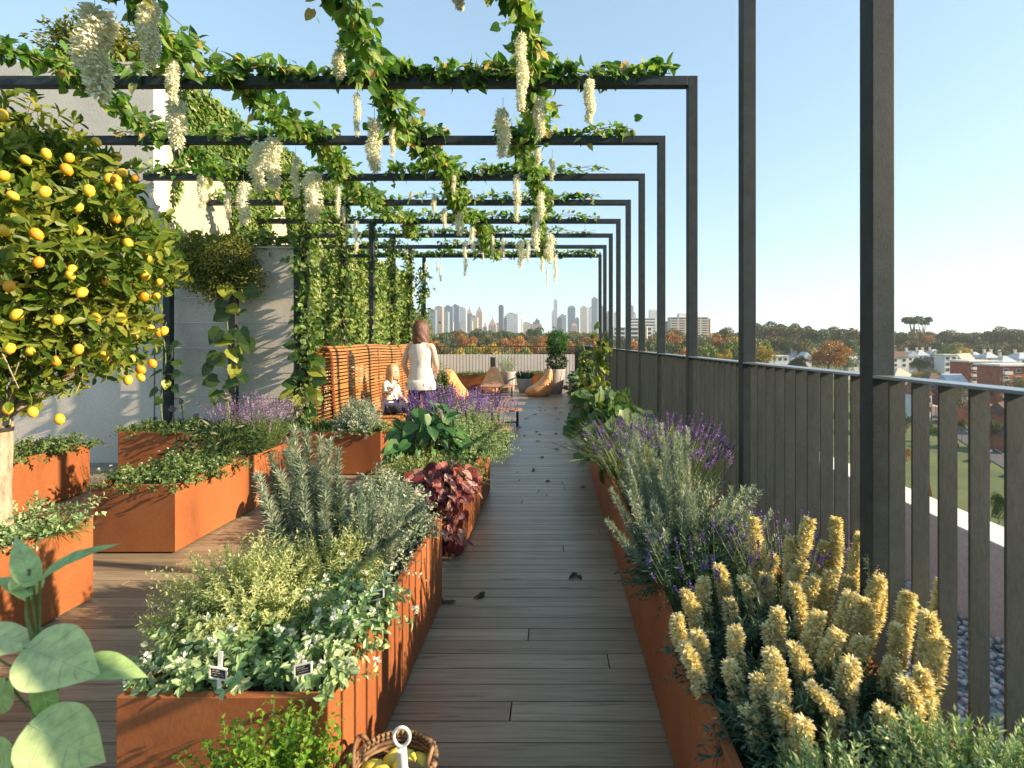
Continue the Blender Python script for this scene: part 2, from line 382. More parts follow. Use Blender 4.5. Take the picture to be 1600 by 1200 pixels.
def clump(label, c, rad, h, n, m=26, L=.02, W=.003, mat='rosemary', tm='needle', ang=.5, lean=.35, name='rosemary', cat='plant', droop=0, lmin=.55, stem=.0018, prof=None, group=None, z=.44, base=.5, rb=None, zs=1.0):
    a = R.random(n)*6.28; r = np.sqrt(R.random(n))
    B = np.stack([c[0]+rad*base*r*np.cos(a), c[1]+rad*base*r*np.sin(a), np.full(n, z)],1)
    D = np.stack([lean*r*np.cos(a), lean*r*np.sin(a), np.ones(n)],1) + R.normal(size=(n,3))*.07
    ln = h*(lmin+(1-lmin)*R.random(n))*(1.0-.25*r)
    t = T(name, label, cat, (c[0],c[1],z), group); mb = MB()
    sprigs(mb, B, D, ln, m, L, W, tm, ang, droop, mat=0, stem=stem, prof=prof, rb=rb)
    part(mb, 'foliage', [mat,'stem_green'], t)
    return t, B, D, ln
def lavender(label, c, rad, h, n, bloom='purple', leaf='herb', lean=.5, head=.07, z=.44, name='lavender', fsz=.011, lh=.55, lw=.0035, group=None, rx=1, ry=1):
    a = R.random(n)*6.28; r = np.sqrt(R.random(n))
    B = np.stack([c[0]+rx*rad*.45*r*np.cos(a), c[1]+ry*rad*.45*r*np.sin(a), np.full(n, z)],1)
    D = np.stack([lean*rx*r*np.cos(a), lean*ry*r*np.sin(a), np.ones(n)],1) + R.normal(size=(n,3))*.06
    ln = h*(.72+.28*R.random(n)); D = nrm(D)
    t = T(name, label, 'plant', (c[0],c[1],z), group); mb = MB()
    pos = sprigs(mb, B, D, ln*lh, 14, .05, lw, 'needle', .35, -.02, t0=0)
    tt = np.broadcast_to(np.linspace(0, 1, 4), (n,4))
    mb.ribbons(B[:,None]+D[:,None]*(ln[:,None]*tt)[...,None], .0012, 1)
    part(mb, 'foliage', [leaf,'stem_green'], t)
    top = B + D*ln[:,None]
    hd = head*(.6+.6*R.random(n)); od = np.argsort(top[:,1])
    def heads(q, nm, kind=None):
        fb = MB(); sprigs(fb, top[q] - D[q]*hd[q][:,None]*.6, D[q], hd[q], 16, fsz, fsz*.75, 'petal', .9, 0, t0=0, jit=.3)
        part(fb, nm, bloom, t, kind=kind)
    for q in od[:100]: heads(np.array([q]), 'flower_head')
    if n > 100: heads(od[100:], 'flower_heads', 'stuff')
    return t
def ball(mb, c, rad, n, L, W, tm='simple', mat=0, shell=.55, lob=.15, rb=None, nb=0, up=.3):
    d = rdir(n); k = np.array([3.1,2.3,4.2])+nb
    q = 1 + lob*(np.sin(d[:,0]*k[0]*2+nb)+np.cos(d[:,1]*k[1]*2.2)+np.sin(d[:,2]*k[2]*1.7+1))
    rr = (shell + (1-shell)*R.random(n)**.6)*q
    p_ = np.asarray(c) + d*rr[:,None]*np.asarray(rad)
    D = nrm(d + R.normal(size=(n,3))*.7 + np.array([0,0,-up]))
    N = nrm(d + R.normal(size=(n,3))*.6 + np.array([0,0,.5]))
    if rb is None: rb = np.clip(.45 + .25*np.sin(p_[:,0]*9/np.max(rad)+1)*np.cos(p_[:,2]*8/np.max(rad)) + R.normal(size=n)*.25, 0, 1)
    mb.leaves(p_, D, N, L*(.7+.6*R.random(n)), W*(.7+.6*R.random(n)), tm, mat, rb)
def along(mb, pts, n, rad, L, W, tm='heart', mat=0, flat=1.0, hang=.25, stem=.004, smat=1):
    """leaf garland along a polyline; returns dense path"""
    pts = np.asarray(pts, float)
    seg = np.linalg.norm(np.diff(pts, axis=0), axis=1); cs = np.concatenate([[0], np.cumsum(seg)])
    def at(s_): return np.stack([np.interp(s_, cs, pts[:,k]) for k in range(3)], -1)
    s_ = R.uniform(0, cs[-1], n)
    dens = .55+.45*np.sin(s_*5.1+1)*np.sin(s_*2.3)
    s_ = np.where(R.random(n) < .35+.65*dens, s_, R.uniform(0, cs[-1], n))
    d = rdir(n); d[:,2] *= flat; rr = rad*R.random(n)**.6*(.75+.35*np.sin(s_*7))*np.where(R.random(n) < .13, R.uniform(1.2,2.3,n), 1)
    p_ = at(s_) + d*rr[:,None]
    D = nrm(d*.9 + R.normal(size=(n,3))*.5 + np.array([0,0,-hang]))
    N = nrm(np.array([.45,-.2,.8]) + R.normal(size=(n,3))*.85)
    rb = np.clip(.42+R.normal(size=n)*.26, 0, 1); rb = np.where(R.random(n) < .05, 1., np.minimum(rb,.86))
    mb.leaves(p_, D, N, L*(.6+.7*R.random(n)), W*(.6+.7*R.random(n)), tm, mat, rb)
    if stem:
        for q in range(3):
            ss = np.linspace(0, cs[-1], max(8, int(cs[-1]*9)))
            w = at(ss) + np.stack([np.sin(ss*9+q*2), np.cos(ss*7+q), np.cos(ss*9+q*2.1)],1)*rad*.28
            mb.tube(w, stem, 5, smat)
SUNE, SKYS, EXPO, SKY, HAZE = 5.0, .13, 1.4, (.8, .2, .8), .00013
# ================================================================== SETTING: the roof terrace
PZ = .487                       # planter rim
SP = 1.18; FY = [1.72+SP*(k-1) for k in range(-1, 11)]   # frame k -> FY[k+1]
def fy(k): return 1.72+SP*(k-1)
DX0, DX1, DY0, DY1 = -8.0, 1.16, -3.0, 17.9
mb = MB(); y = DY0; row = 0
while y < DY1:
    x = DX0 - R.uniform(0, 2.4)
    while x < DX1:
        x2 = x + R.choice([3.0, 3.6, 4.8, 5.4])
        a, b = max(x, DX0), min(x2-.005, DX1)
        if b-a > .02: mb.bb(a, b, y, y+.1085, -.028, 0, 0, R.random())
        x = x2
    y += .1135; row += 1
solo(mb, 'deck', 'deck', kind='structure', bev=.0015)
mb = MB(); mb.bb(-8.4, 2.49, -4, 19.2, -25.0, -.05)
solo(mb, 'roof_slab', 'plinth', kind='structure')
# pebble strip between balustrade and parapet
mb = MB(); mb.bb(1.18, 2.24, -3, 18.9, -.045, -.022)
solo(mb, 'gravel_bed', 'pebble_bed', kind='structure')
n = 3600
c = np.stack([R.uniform(1.16, 2.22, n), R.uniform(.2, 5.2, n), R.uniform(-.012, .012, n)],1)
# reject close neighbours a little by jittered grid
gx, gy = np.meshgrid(np.arange(1.17, 2.23, .036), np.arange(.2, 5.4, .036)); n = gx.size
c = np.stack([gx.ravel()+R.uniform(-.012,.012,n), gy.ravel()+R.uniform(-.012,.012,n), R.uniform(-.016,.012,n)],1)
lat = [(0,0,-1)]+[(math.cos(a)*.8, math.sin(a)*.8, z_) for z_ in (-.55,.55) for a in np.linspace(0,2*math.pi,6,endpoint=False)]+[(0,0,1)]
lv = np.array(lat); lf3=[(0,1+(i+1)%6,1+i) for i in range(6)]+[(13,7+i,7+(i+1)%6) for i in range(6)]; lf4=[(1+i,1+(i+1)%6,7+(i+1)%6,7+i) for i in range(6)]
ax_ = R.uniform(.013,.024,(n,1)); ay_ = R.uniform(.012,.02,(n,1)); az_ = R.uniform(.009,.014,(n,1)); th = R.random((n,1))*3.14
x_ = lv[None,:,0]*ax_; y_ = lv[None,:,1]*ay_; z_ = lv[None,:,2]*az_
V = np.stack([x_*np.cos(th)-y_*np.sin(th), x_*np.sin(th)+y_*np.cos(th), z_],-1)+c[:,None]
mb = MB(); rr = R.random(n)
mb.add(V.reshape(-1,3), (np.arange(n)[:,None,None]*14+np.array(lf4)[None]).reshape(-1,4), 0, np.repeat(rr,6), True)
mb.Fc.append(((np.arange(n)[:,None,None]*14+np.array(lf3)[None]).reshape(-1,3), np.zeros(n*12,int), np.repeat(rr,12), np.ones(n*12,bool)))
o = solo(mb, 'pebbles', 'pebble', kind='stuff')
props(o, 'loose pale grey river pebbles in the strip behind the balustrade', 'pebbles')

def wallobj(name, label, boxes, mat, cat='wall', bev=.006):
    mb = MB()
    for b in boxes: mb.bb(*b)
    return solo(mb, name, mat, label, cat, bev=bev)
wallobj('parapet_wall', 'low white painted parapet along the right edge of the roof beyond the pebbles', [(2.24,2.49,-3.2,18.88,-.05,.48)], 'parapet')
wallobj('parapet_wall', 'pale parapet wall across the far end of the terrace behind the thin railings', [(-5.0,2.49,18.9,19.15,-.05,1.06)], 'parapet')
wallobj('concrete_wall', 'tall grey concrete wall behind the lemon tree, streaked with long shadows', [(-9.5,-4.99,6.62,6.87,-.02,5.0)], 'concrete')
wallobj('concrete_wall', 'lower grey concrete wall behind the wire trellis, with clipped bushes along its top', [(-4.984,-3.22,6.63,6.85,-.02,2.72)], 'concrete')
wallobj('rendered_wall', 'cream wall running down the left side of the terrace under hanging ivy', [(-5.24,-4.995,6.875,12.6,-.02,4.98),(-5.24,-4.995,12.605,18.85,-.02,3.85)], 'concrete_warm')

# ------------------------------------------------------------------ pergola frames
FW = .073; FXR = 1.103; ZT = 3.55
for k in range(-1, 11):
    y0 = fy(k); yc = y0+FW/2
    if k <= 0: lab = 'dark steel pergola frame %s, its shadow falling on the planters' % ('nearest the viewer' if k == 0 else 'behind the viewer')
    else: lab = '%s steel pergola frame from the viewer, %s' % (ORD[k-1], ['its post the broadest at the right','its beam above the picture','its leafy beam the highest one seen','its beam bare left of the middle vine','with ivy-wrapped left post by the concrete wall','its left post buried in ivy','with a bare upper left post','with a slim left post behind the bench','nearly hidden among vines','the last, topped by an even band of leaves'][k-1])
    t = T('pergola_frame', lab, 'pergola', (FXR-FW/2, yc, 0), 'steel pergola frames over the deck')
    xl = -5.6 if k < 5 else -4.99
    mb = MB(); mb.bb(xl, FXR-FW-.001, y0, y0+FW, ZT-FW, ZT); part(mb, 'beam', 'steel', t, bev=.003)
    mb = MB(); mb.bb(FXR-FW, FXR, y0, y0+FW, -.02, ZT); part(mb, 'post', 'steel', t, bev=.003)
    mb = MB(); mb.bb(FXR-FW-.03, FXR+.03, y0-.03, y0-.001, 0.0, .010)
    for sx in (-1,1): mb.lathe((FXR-FW/2+sx*.045, y0-.015, .01), [(.007,0),(.007,.006)], 6)
    part(mb, 'base_plate', 'steel', t)
    if k >= 5:
        mb = MB(); mb.bb(-3.07, -3.07+FW, y0+.002, y0+FW-.002, -.02, ZT-FW-.001); part(mb, 'post', 'steel', t, bev=.003)
# balustrade bays
for k in range(-1, 12):
    ya = fy(k)-SP+FW+.002; yb = fy(k)-.002
    if k == 11: yb = fy(11)-.002
    where = {-1:'furthest behind the viewer',0:'just behind the viewer',1:'nearest, at the right edge of the picture'}.get(k) or ('between the %s and %s pergola posts' % (ORD[k-2], ORD[k-1]) if k < 11 else 'past the last pergola post')
    t = T('balustrade', 'dark grey upright-slat balustrade bay '+where, 'balustrade', (1.07,(ya+yb)/2,0), 'balustrade bays along the right side of the deck')
    mb = MB(); mb.bb(1.028, 1.104, ya, yb, 1.384, 1.393); part(mb, 'top_rail', 'rail', t, bev=.002)
    mb = MB(); mb.bb(1.045, 1.098, ya, yb, .05, .07); part(mb, 'bottom_rail', 'steel_warm', t)
    for i in range(11 if k != 11 else 8):
        yy = fy(k)-i*.1073-.058 if k < 11 else fy(11)-i*.1073-.06
        if yy < ya+.006: continue
        mb = MB(); mb.bb(1.047, 1.096, yy-.004, yy+.004, .0705, 1.3835); part(mb, 'slat', 'steel_warm', t)
# more balustrade and the grey screen at the far end
t = T('balustrade', 'thin-barred dark railing across the far end of the terrace before the pale parapet', 'balustrade', (-1.5,17.62,0))
mb = MB(); mb.bb(-4.9, 1.1, 17.6, 17.64, 1.36, 1.385); part(mb, 'top_rail', 'steel', t)
mb = MB(); mb.bb(-4.9, 1.1, 17.6, 17.64, .05, .075); part(mb, 'bottom_rail', 'steel', t)
for i in range(56):
    xx = -4.85+i*.1072
    mb = MB(); mb.bb(xx-.006, xx+.006, 17.612, 17.628, .076, 1.359); part(mb, 'bar', 'steel', t)
for k, (ya, yb) in enumerate(((12.52,14.1),(14.11,15.6),(15.7,17.55))):
    t = T('balustrade', ['dark slatted balustrade length beyond the last pergola post','dark slatted balustrade length beside the climbing stalks','farthest dark slatted balustrade length near the grey screen'][k], 'balustrade', (1.07,(ya+yb)/2,0), 'balustrade bays along the right side of the deck')
    mb = MB(); mb.bb(1.028, 1.104, ya+(1.0 if k==0 else 0), yb, 1.372, 1.393); part(mb, 'top_rail', 'rail', t)
    q = ya+(1.0 if k==0 else 0)+.05
    while q < yb:
        mb = MB(); mb.bb(1.047, 1.096, q-.004, q+.004, .0, 1.3715); part(mb, 'slat', 'steel_warm', t); q += .1073
mb = MB(); mb.bb(.62, 1.02, 15.62, 15.66, .02, 1.39); mb.bb(.60,.62,15.60,15.68,0,1.41); mb.bb(1.02,1.04,15.60,15.68,0,1.41)
solo(mb, 'metal_screen', 'steel_warm', 'flat grey metal screen panel at the far right corner of the terrace', 'screen')
mb = MB(); mb.bb(X(766,17.3), X(774,17.3), 17.3, 17.4, 0, 1.0); mb.bb(X(765.5,17.3), X(774.5,17.3), 17.29, 17.41, 1.0, 1.015)
solo(mb, 'grey_pier', 'steel_warm', 'slim grey upright box standing at the middle of the far railing', 'bollard')  # plain grey pier box, holds no lamp

# support cables along the pergola
CX = [-.22, -1.33, -2.45, -3.75]
for i, cx in enumerate(CX):
    mb = MB(); ys = np.linspace(-.6, 12.36, 60)
    mb.tube(np.stack([np.full(60,cx+.05), ys, ZT+.012-.02*np.abs(np.sin((ys-fy(-1))/SP*math.pi))],1), .0028, 5)
    solo(mb, 'support_cable', 'cable', ['thin cable along the pergola carrying the right-hand vine','thin cable along the pergola carrying the middle vine','thin cable along the pergola carrying the third vine from the right','thin cable along the pergola carrying the leftmost vine'][i], 'cable', (cx,0,ZT))

# trellis before the concrete wall
t = T('wire_trellis', 'dark post and wire trellis in front of the lower concrete wall', 'trellis', (-3.9,6.45,0))
for xx in (-4.69,-3.90,-3.11):
    mb = MB(); mb.bb(xx-.042, xx+.042, 6.42, 6.50, 0, 2.62); part(mb, 'post', 'steel', t, bev=.003)
for zz in (2.68,2.37,2.06,1.75,1.44,1.13,.82):
    mb = MB(); mb.tube([(-4.9,6.53,zz-.01),(-3.12,6.53,zz-.01)], .0075, 6); part(mb, 'wire', 'wire', t)
for xx in (-4.99,):
    mb = MB(); mb.bb(-5.0,-4.985, 6.612, 6.622, 0, 4.9)

# ------------------------------------------------------------------ planters
def planter(label, x0,x1,y0,y1, zt=PZ, soil=.445, name='corten_planter', group='rust-coloured steel planters', mat='corten'):
    cx, cy = (x0+x1)/2, (y0+y1)/2
    t = T(name, label, 'planter', (cx,cy,0), group)
    def rect(i, z): return [(x0+i,y0+i,z),(x1-i,y0+i,z),(x1-i,y1-i,z),(x0+i,y1-i,z)]
    mb = MB(); mb.rings([rect(0,.014),rect(0,zt),rect(.028,zt),rect(.028,zt-.03),rect(.006,zt-.034),rect(.006,soil-.06)], 0, False, False, R.random())
    part(mb, 'shell', mat, t, bev=.002)
    mb = MB(); mb.bb(x0+.02,x1-.02,y0+.02,y1-.02,0.0005,.0135); part(mb, 'plinth', 'plinth', t)
    nx, ny = max(6,int((x1-x0)/.05)), max(6,int((y1-y0)/.05))
    gx, gy = np.meshgrid(np.linspace(x0+.007,x1-.007,nx), np.linspace(y0+.007,y1-.007,ny))
    V = np.stack([gx.ravel(), gy.ravel(), soil-.012+.02*R.random(nx*ny)],1)
    i = np.arange(nx*ny).reshape(ny,nx)
    mb = MB(); mb.add(V, np.stack([i[:-1,:-1].ravel(),i[:-1,1:].ravel(),i[1:,1:].ravel(),i[1:,:-1].ravel()],1), 0, None, True)
    part(mb, 'soil', 'soil', t)
    return t
AX = (-1.25,-.646); EX = (-3.29,-2.69); KX = (.423,1.015)
planter('large rust-coloured planter at the lower middle with white-flowered herbs and plant markers', *AX, 1.515, 3.06)
planter('rust-coloured planter in the middle row with burgundy leaves spilling over its corner', *AX, 3.77, 4.30)
planter('rust-coloured planter in the middle row under the purple salvia', *AX, 4.304, 5.36)
planter('rust-coloured planter at the left edge holding the lemon tree trunk', *EX, 1.515, 3.10)
planter('rust-coloured planter with a dark front and low leafy herbs, left of centre', *EX, 3.77, 4.65)
planter('rust-coloured planter behind the low herbs, holding thistles and lavender', *EX, 4.654, 5.45)
planter('rust-coloured planter near the tall wall at the far left, blotched with leaf shadows', -5.25,-4.65, 3.9, 5.32)
planter('rust-coloured planter in the back row left of the trellis posts', -4.93,-3.96, 6.0, 6.56)
planter('rust-coloured planter in the back row behind the thistles', -3.956,-2.96, 6.0, 6.56)
planter('rust-coloured planter in the back row with the silver mound, before the bench', -2.956,-1.96, 6.0, 6.56)
yb = [.25,.95,1.65,2.345,3.05,3.74,4.44,5.14,5.84,6.54,7.24,7.94,8.64,9.34,10.04,10.74,11.44,12.14,12.84,13.54,14.24,14.94,15.5]
for i in range(len(yb)-1):
    if i < 7: w = ['below the pale-tipped shrub nearest the viewer','under the near yellow flower spikes','under the far yellow flower spikes','under the silver spikes','under the purple lavender','under the grassy tuft','under the first large squash leaves'][i]
    else: w = '%s from the far end of the deck' % ORD[len(yb)-2-i]
    planter('shaded rust-brown planter in the right-hand row, '+w, KX[0],KX[1], yb[i]+.0015, yb[i+1]-.0015)
planter('low rust-orange planter against the far railing between two beanbags', -3.25,-1.62, 16.9, 17.4, .46)
planter('small rust-orange planter against the far railing beside the right beanbag', -.8,-.28, 16.9, 17.4, .5, .47)

# ------------------------------------------------------------------ far pots
def pot(label, cx, cy, r0, r1, h, sq=False):
    t = T('pot', label, 'pot', (cx,cy,0), 'grey pots at the far end')
    mb = MB(); mb.lathe((cx,cy,0), [(r0*.9,0),(r0,.02),((r0+r1)/2*1.03,h*.5),(r1,h*.96),(r1,h),(r1-.035,h),(r1-.04,h-.05),(r1-.04,h-.09)], 28, cap=False)
    part(mb, 'shell', 'pot_grey', t)
    mb = MB(); mb.lathe((cx,cy,h-.075), [(r1-.041,0),(.01,.012)], 20); part(mb, 'soil', 'soil', t)
pot('tallest tapered grey pot at the far right carrying the two-ball topiary', X(867,15.6), 15.6, .21, .31, .72)
pot('small round grey pot with a low leafy shrub beside the right beanbag', X(819,15.9), 15.9, .15, .235, .42)
pot('broad grey pot with a spiky plant behind the farthest table', X(794,16.5), 16.5, .19, .245, .60)
# topiary
t = T('topiary', 'two-ball topiary, bright green above and dark below, in the tallest grey pot', 'plant', (X(868,15.6),15.6,.66))
mb = MB(); mb.tube([(X(868,15.6),15.6,.64),(X(869,15.6),15.6,1.4)], .025, 6); part(mb,'trunk','twig',t)
mb = MB(); ball(mb, (X(870,15.6),15.6,.96), (.30,.30,.27), 1500, .05,.03,'simple',0,.6,.05,nb=1); part(mb,'lower_ball','darkgreen',t)
mb = MB(); ball(mb, (X(870,15.6),15.6,1.50), (.31,.31,.38), 1500, .08,.035,'simple',0,.5,.08,nb=3); part(mb,'upper_ball','bean',t)
clump('low dark-leaved shrub in the small round grey pot', (X(819,15.9),15.9), .3, .36, 60, 16, .06,.022,'bluegreen','simple',.7,.8,name='potted_shrub',z=.36)
clump('spiky pale blue-green plant in the broad grey pot', (X(792,16.5),16.5), .25, .85, 40, 16, .12,.012,'silver','needle',.6,.45,name='potted_plant',z=.52)
cover('low clipped greenery in the planter against the far railing', -3.25,-1.62,16.9,17.4,.42,.14,120,7,.05,.03,'herb')
cover('low greenery in the small planter beside the right beanbag', -.8,-.28,16.9,17.4,.46,.13,120,7,.05,.03,'herb')

# ------------------------------------------------------------------ furniture
t = T('slatted_bench', 'high-backed curved bench of orange timber slats on the left of the deck', 'bench', (-2.9,8.9,0))
# side profile (x,z) from rear foot up over the curl, down the back face and along the seat
prof = [(-3.11,.02),(-3.12,.5),(-3.12,1.0),(-3.115,1.25),(-3.09,1.38),(-3.03,1.45),(-2.96,1.455),(-2.915,1.40),(-2.90,1.30),(-2.89,1.0),(-2.88,.75),(-2.86,.55),(-2.80,.45),(-2.68,.42),(-2.45,.42),(-2.24,.43),(-2.19,.40),(-2.18,.3),(-2.19,.04)]
pr = np.array(prof); sg = np.linalg.norm(np.diff(pr,axis=0),axis=1); cs = np.concatenate([[0],np.cumsum(sg)])
BY0, BY1 = 6.92, 11.1
def bx(s_): return np.array([np.interp(s_,cs,pr[:,0]), np.interp(s_,cs,pr[:,1])])
ys = np.linspace(BY0, BY1, 14)
mb = MB(); s_ = .02
while s_ < cs[-1]-.01:
    a = bx(s_-.016); b = bx(s_+.016); dv = nrm(b-a); nv = np.array([-dv[1],dv[0]]); c_ = bx(s_)
    wob = .012*np.sin(ys*2.4)
    rg = []
    for yy, w_ in zip(ys, wob):
        q = [c_-dv*.0155-nv*.008, c_+dv*.0155-nv*.008, c_+dv*.0155+nv*.008, c_-dv*.0155+nv*.008]
        rg.append([(p_[0]+w_*(.6 if c_[1]>1 else .2), yy, p_[1]+(w_ if c_[1]>.9 else 0)) for p_ in q])
    mb.rings(rg, 0, True, False, R.random()); s_ += .0475
part(mb, 'slats', 'bench_wood', t)
for yy in (BY0+.02, 7.45, 8.72, 10.05, BY1-.02):
    mb = MB(); w_ = .012*math.sin(yy*2.4)
    pts = np.array([(q[0]+w_*(.6 if q[1]>1 else .2), yy, q[1]+(w_ if q[1]>.9 else 0)) for q in [bx(s) for s in np.linspace(0,cs[-1],60)]])
    cen = np.array([-2.98,yy,.9])
    T_ = nrm(np.gradient(pts,axis=0)); nn = np.stack([-T_[:,2], np.zeros(len(T_)), T_[:,0]],1)
    rg = [[p_+n_*.012+np.array([0,-.016,0]), p_+n_*.012+np.array([0,.016,0]), p_-n_*.012+np.array([0,.016,0]), p_-n_*.012+np.array([0,-.016,0])] for p_,n_ in zip(pts,nn)]
    mb.rings(rg,0,True,False); part(mb, 'rib', 'bench_rib', t)

def table(label, cx, cy, r=.46, h=.335):
    t = T('coffee_table', label, 'table', (cx,cy,0), 'round low tables')
    mb = MB(); mb.lathe((cx,cy,h-.03), [(r-.006,0),(r,.004),(r,.026),(r-.006,.03)], 40, smooth=False); part(mb,'table_top','table_wood',t)
    for a in range(4):
        an = a*math.pi/2+.25; lx, ly = cx+math.cos(an)*(r-.06), cy+math.sin(an)*(r-.06)
        mb = MB(); mb.box((lx,ly,(h-.03)/2),(.04,.04,h-.031),0,an); part(mb,'leg','steel',t)
    for a in range(2):
        an = a*math.pi/2+.25
        mb = MB(); mb.box((cx,cy,.07+.026*a),(2*(r-.085),.025,.024),0,an); part(mb,'crossbar','steel',t)
table('round low timber table, nearest of three, partly behind the salvia', -1.07, 7.45)
table('round low timber table, middle one of three', -1.05, 9.45)
table('round low timber table, farthest of three, before the upright beanbag', X(777,14.4), 14.4)

def beanbag(label, cx, cy, ang, s=1.0):
    t = T('beanbag', label, 'beanbag', (cx,cy,0), 'tan leather beanbags')
    f = np.array([math.cos(ang), math.sin(ang), 0]); sd = np.array([-f[1], f[0], 0])
    # rings: z, forward shift, half depth, half width
    pr = [(0,.03,.30,.27),(.05,.03,.37,.33),(.14,.02,.40,.36),(.24,-.02,.37,.35),(.31,-.10,.28,.31),(.40,-.17,.20,.27),(.52,-.22,.15,.22),(.63,-.25,.115,.17),(.71,-.27,.075,.115),(.745,-.28,.03,.05)]
    th = np.linspace(0, 2*math.pi, 26, endpoint=False); rg = []
    for z_, fs, a, b in pr:
        w_ = 1+.035*np.sin(th*5+z_*20)+.02*np.sin(th*9-z_*31)
        bulge = np.where(np.cos(th) > 0, 1.0, .85)
        rg.append(np.array([cx,cy,z_*s])+ ((fs+a*bulge*np.cos(th)*w_)*s)[:,None]*f + ((b*np.sin(th)*w_)*s)[:,None]*sd)
    mb = MB(); mb.rings(rg,0,True,True); o = part(mb,'cushion','beanbag',t)
    sm = o.modifiers.new('sub','SUBSURF'); sm.levels = sm.render_levels = 1
    mb = MB(); top = np.array([cx,cy,.745*s])-.28*s*f
    mb.tube([top, top+np.array([0,0,.02]), top+f*.03+np.array([0,0,.035]), top+f*.06+np.array([0,0,.01])], .006, 6); part(mb,'handle','bench_rib',t)
beanbag('tan beanbag nearest the big grey pot, slumped to the left on the shaded deck', X(845,14.9)-.02, 14.9, math.pi*1.02, 1.02)
beanbag('tan beanbag standing upright behind the farthest round table', X(770,15.9), 15.9, -math.pi*.5, 1.02)
beanbag('tan beanbag at the left, glowing in the sun beside the low far planter', X(709,13.9), 13.9, -math.pi*.3, 1.05)

# fallen leaves
lf = [(844,637),(846,642),(838,648),(851,641),(833,649),(872,655),(867,638),(868,641),(884,632),(870,621),(862,622),(820,681),(845,679),(870,678),(841,690),(868,703),(881,699),(849,715),(833,735),(910,763),(893,899),(693,943),(836,675),(811,668),(855,752),(822,655),(877,645),(753,935)]
for i, (px,py) in enumerate(lf):
    d = F*1.5/(py-535); c_ = P(px,py,d); c_[2] = .004
    mb = MB()
    for q in range(2 if d > 4 else 3):
        a = R.random()*6.28
        mb.leaves([c_+np.array([R.normal()*.012,R.normal()*.012,.001+.003*q])], [(math.cos(a),math.sin(a),.12)], [(0,0,1)], R.uniform(.045,.075), .035, 'heart')
    solo(mb,'fallen_leaf','dead_leaf','small dark curled leaf lying on the grey deck boards','leaf',tuple(c_),'dry leaves scattered along the deck')

# ------------------------------------------------------------------ basket, lemons, trowel, markers
bc = np.array([-.475,1.56,0.0]); BR = .118
t = T('wicker_basket', 'round brown wicker basket of lemons on the deck against the near planter', 'basket', tuple(bc))
mb = MB(); th = np.linspace(0,2*math.pi,49)[:-1]
for i in range(17):
    z_ = .012+i*.0145; r = .085+.033*math.sin(min(1,i/13)*1.57)
    rr_ = r+.0035*np.sin(th*12+i*math.pi)
    pts = np.stack([bc[0]+rr_*np.cos(th), bc[1]+rr_*np.sin(th), np.full(48,z_)],1)
    cr = []
    for k_ in range(48):
        a_ = np.array([math.cos(th[k_]),math.sin(th[k_]),0])
        cr.append([pts[k_]+.0075*(math.cos(u)*a_+math.sin(u)*np.array([0,0,1])) for u in np.linspace(0,6.283,6)[:-1]])
    mb.rings(cr,0,False,True,R.random(),closed=True)
part(mb,'weave','basket',t)
mb = MB()
for k_ in range(24):
    a = k_/24*2*math.pi
    mb.tube([(bc[0]+(.083+.034*math.sin(min(1,q/.8)*1.57))*math.cos(a), bc[1]+(.083+.034*math.sin(min(1,q/.8)*1.57))*math.sin(a), .24*q) for q in (0,.3,.6,1)], .004, 5)
mb.lathe((bc[0],bc[1],.004),[(.085,0),(.085,.008)],24)
part(mb,'stakes','basket',t)
mb = MB()
for k_ in range(48):
    a0,a1 = th[k_], th[k_]+.2
    mb.tube([(bc[0]+.120*math.cos(a0),bc[1]+.120*math.sin(a0),.254),(bc[0]+.126*math.cos((a0+a1)/2),bc[1]+.126*math.sin((a0+a1)/2),.266),(bc[0]+.118*math.cos(a1),bc[1]+.118*math.sin(a1),.268)], .0075, 6)
part(mb,'rim','basket',t)
for sd_ in (-1,1):
    mb = MB(); u = np.linspace(0,math.pi,16)
    cx_ = bc[0]+sd_*.095
    mb.tube(np.stack([cx_+sd_*.022*np.sin(u), bc[1]+.062*np.cos(u)+(.03 if sd_<0 else 0), .235+.075*np.sin(u)],1), .0065, 6); part(mb,'handle','basket',t)
for i,(dx,dy,dz,a) in enumerate([(-.035,-.02,.215,.3),(.03,.02,.225,1.2),(.045,-.05,.20,2.1),(-.01,.06,.205,.8),(-.01,-.07,.20,1.7),(-.07,.035,.19,.1),(.065,.06,.19,2.6)]):
    c_ = bc+np.array([dx,dy,dz+.022]); D = np.array([math.cos(a),math.sin(a),.15])
    mb = MB(); mb.tube([c_+D*q for q in (-.042,-.037,-.025,0,.025,.036,.043)], [.003,.012,.026,.031,.025,.012,.004], 12)
    solo(mb,'lemon','lemon_pale','pale yellow lemon lying in the wicker basket','lemon',tuple(c_),'lemons in the basket')
tw = P(627,1150,1.40)
t = T('garden_tool','white-handled garden tool with a ring end standing in the basket','tool',(tw[0],tw[1]+.06,.1))
x0,y0 = tw[0],tw[1]
mb = MB(); mb.tube([(x0+.004,y0+.10,.02+.1),(x0,y0+.03,.30),(x0,y0+.005,.425)],[.012,.013,.0125],12); part(mb,'handle','white_paint',t)
mb = MB(); u = np.linspace(0,2*math.pi,25)[:-1]; zc = .425+.034
cr=[]
for q in u:
    r_ = .021*(1+.12*max(0,-math.sin(q))**3)
    p0 = np.array([x0+r_*math.cos(q), y0+.004, zc+r_*math.sin(q)*1.12]); a_ = np.array([math.cos(q),0,math.sin(q)])
    cr.append([p0+.0045*(math.cos(v)*a_+math.sin(v)*np.array([0,1,0])) for v in np.linspace(0,6.283,8)[:-1]])
mb.rings(cr,0,False,True,closed=True); part(mb,'ring','white_paint',t)
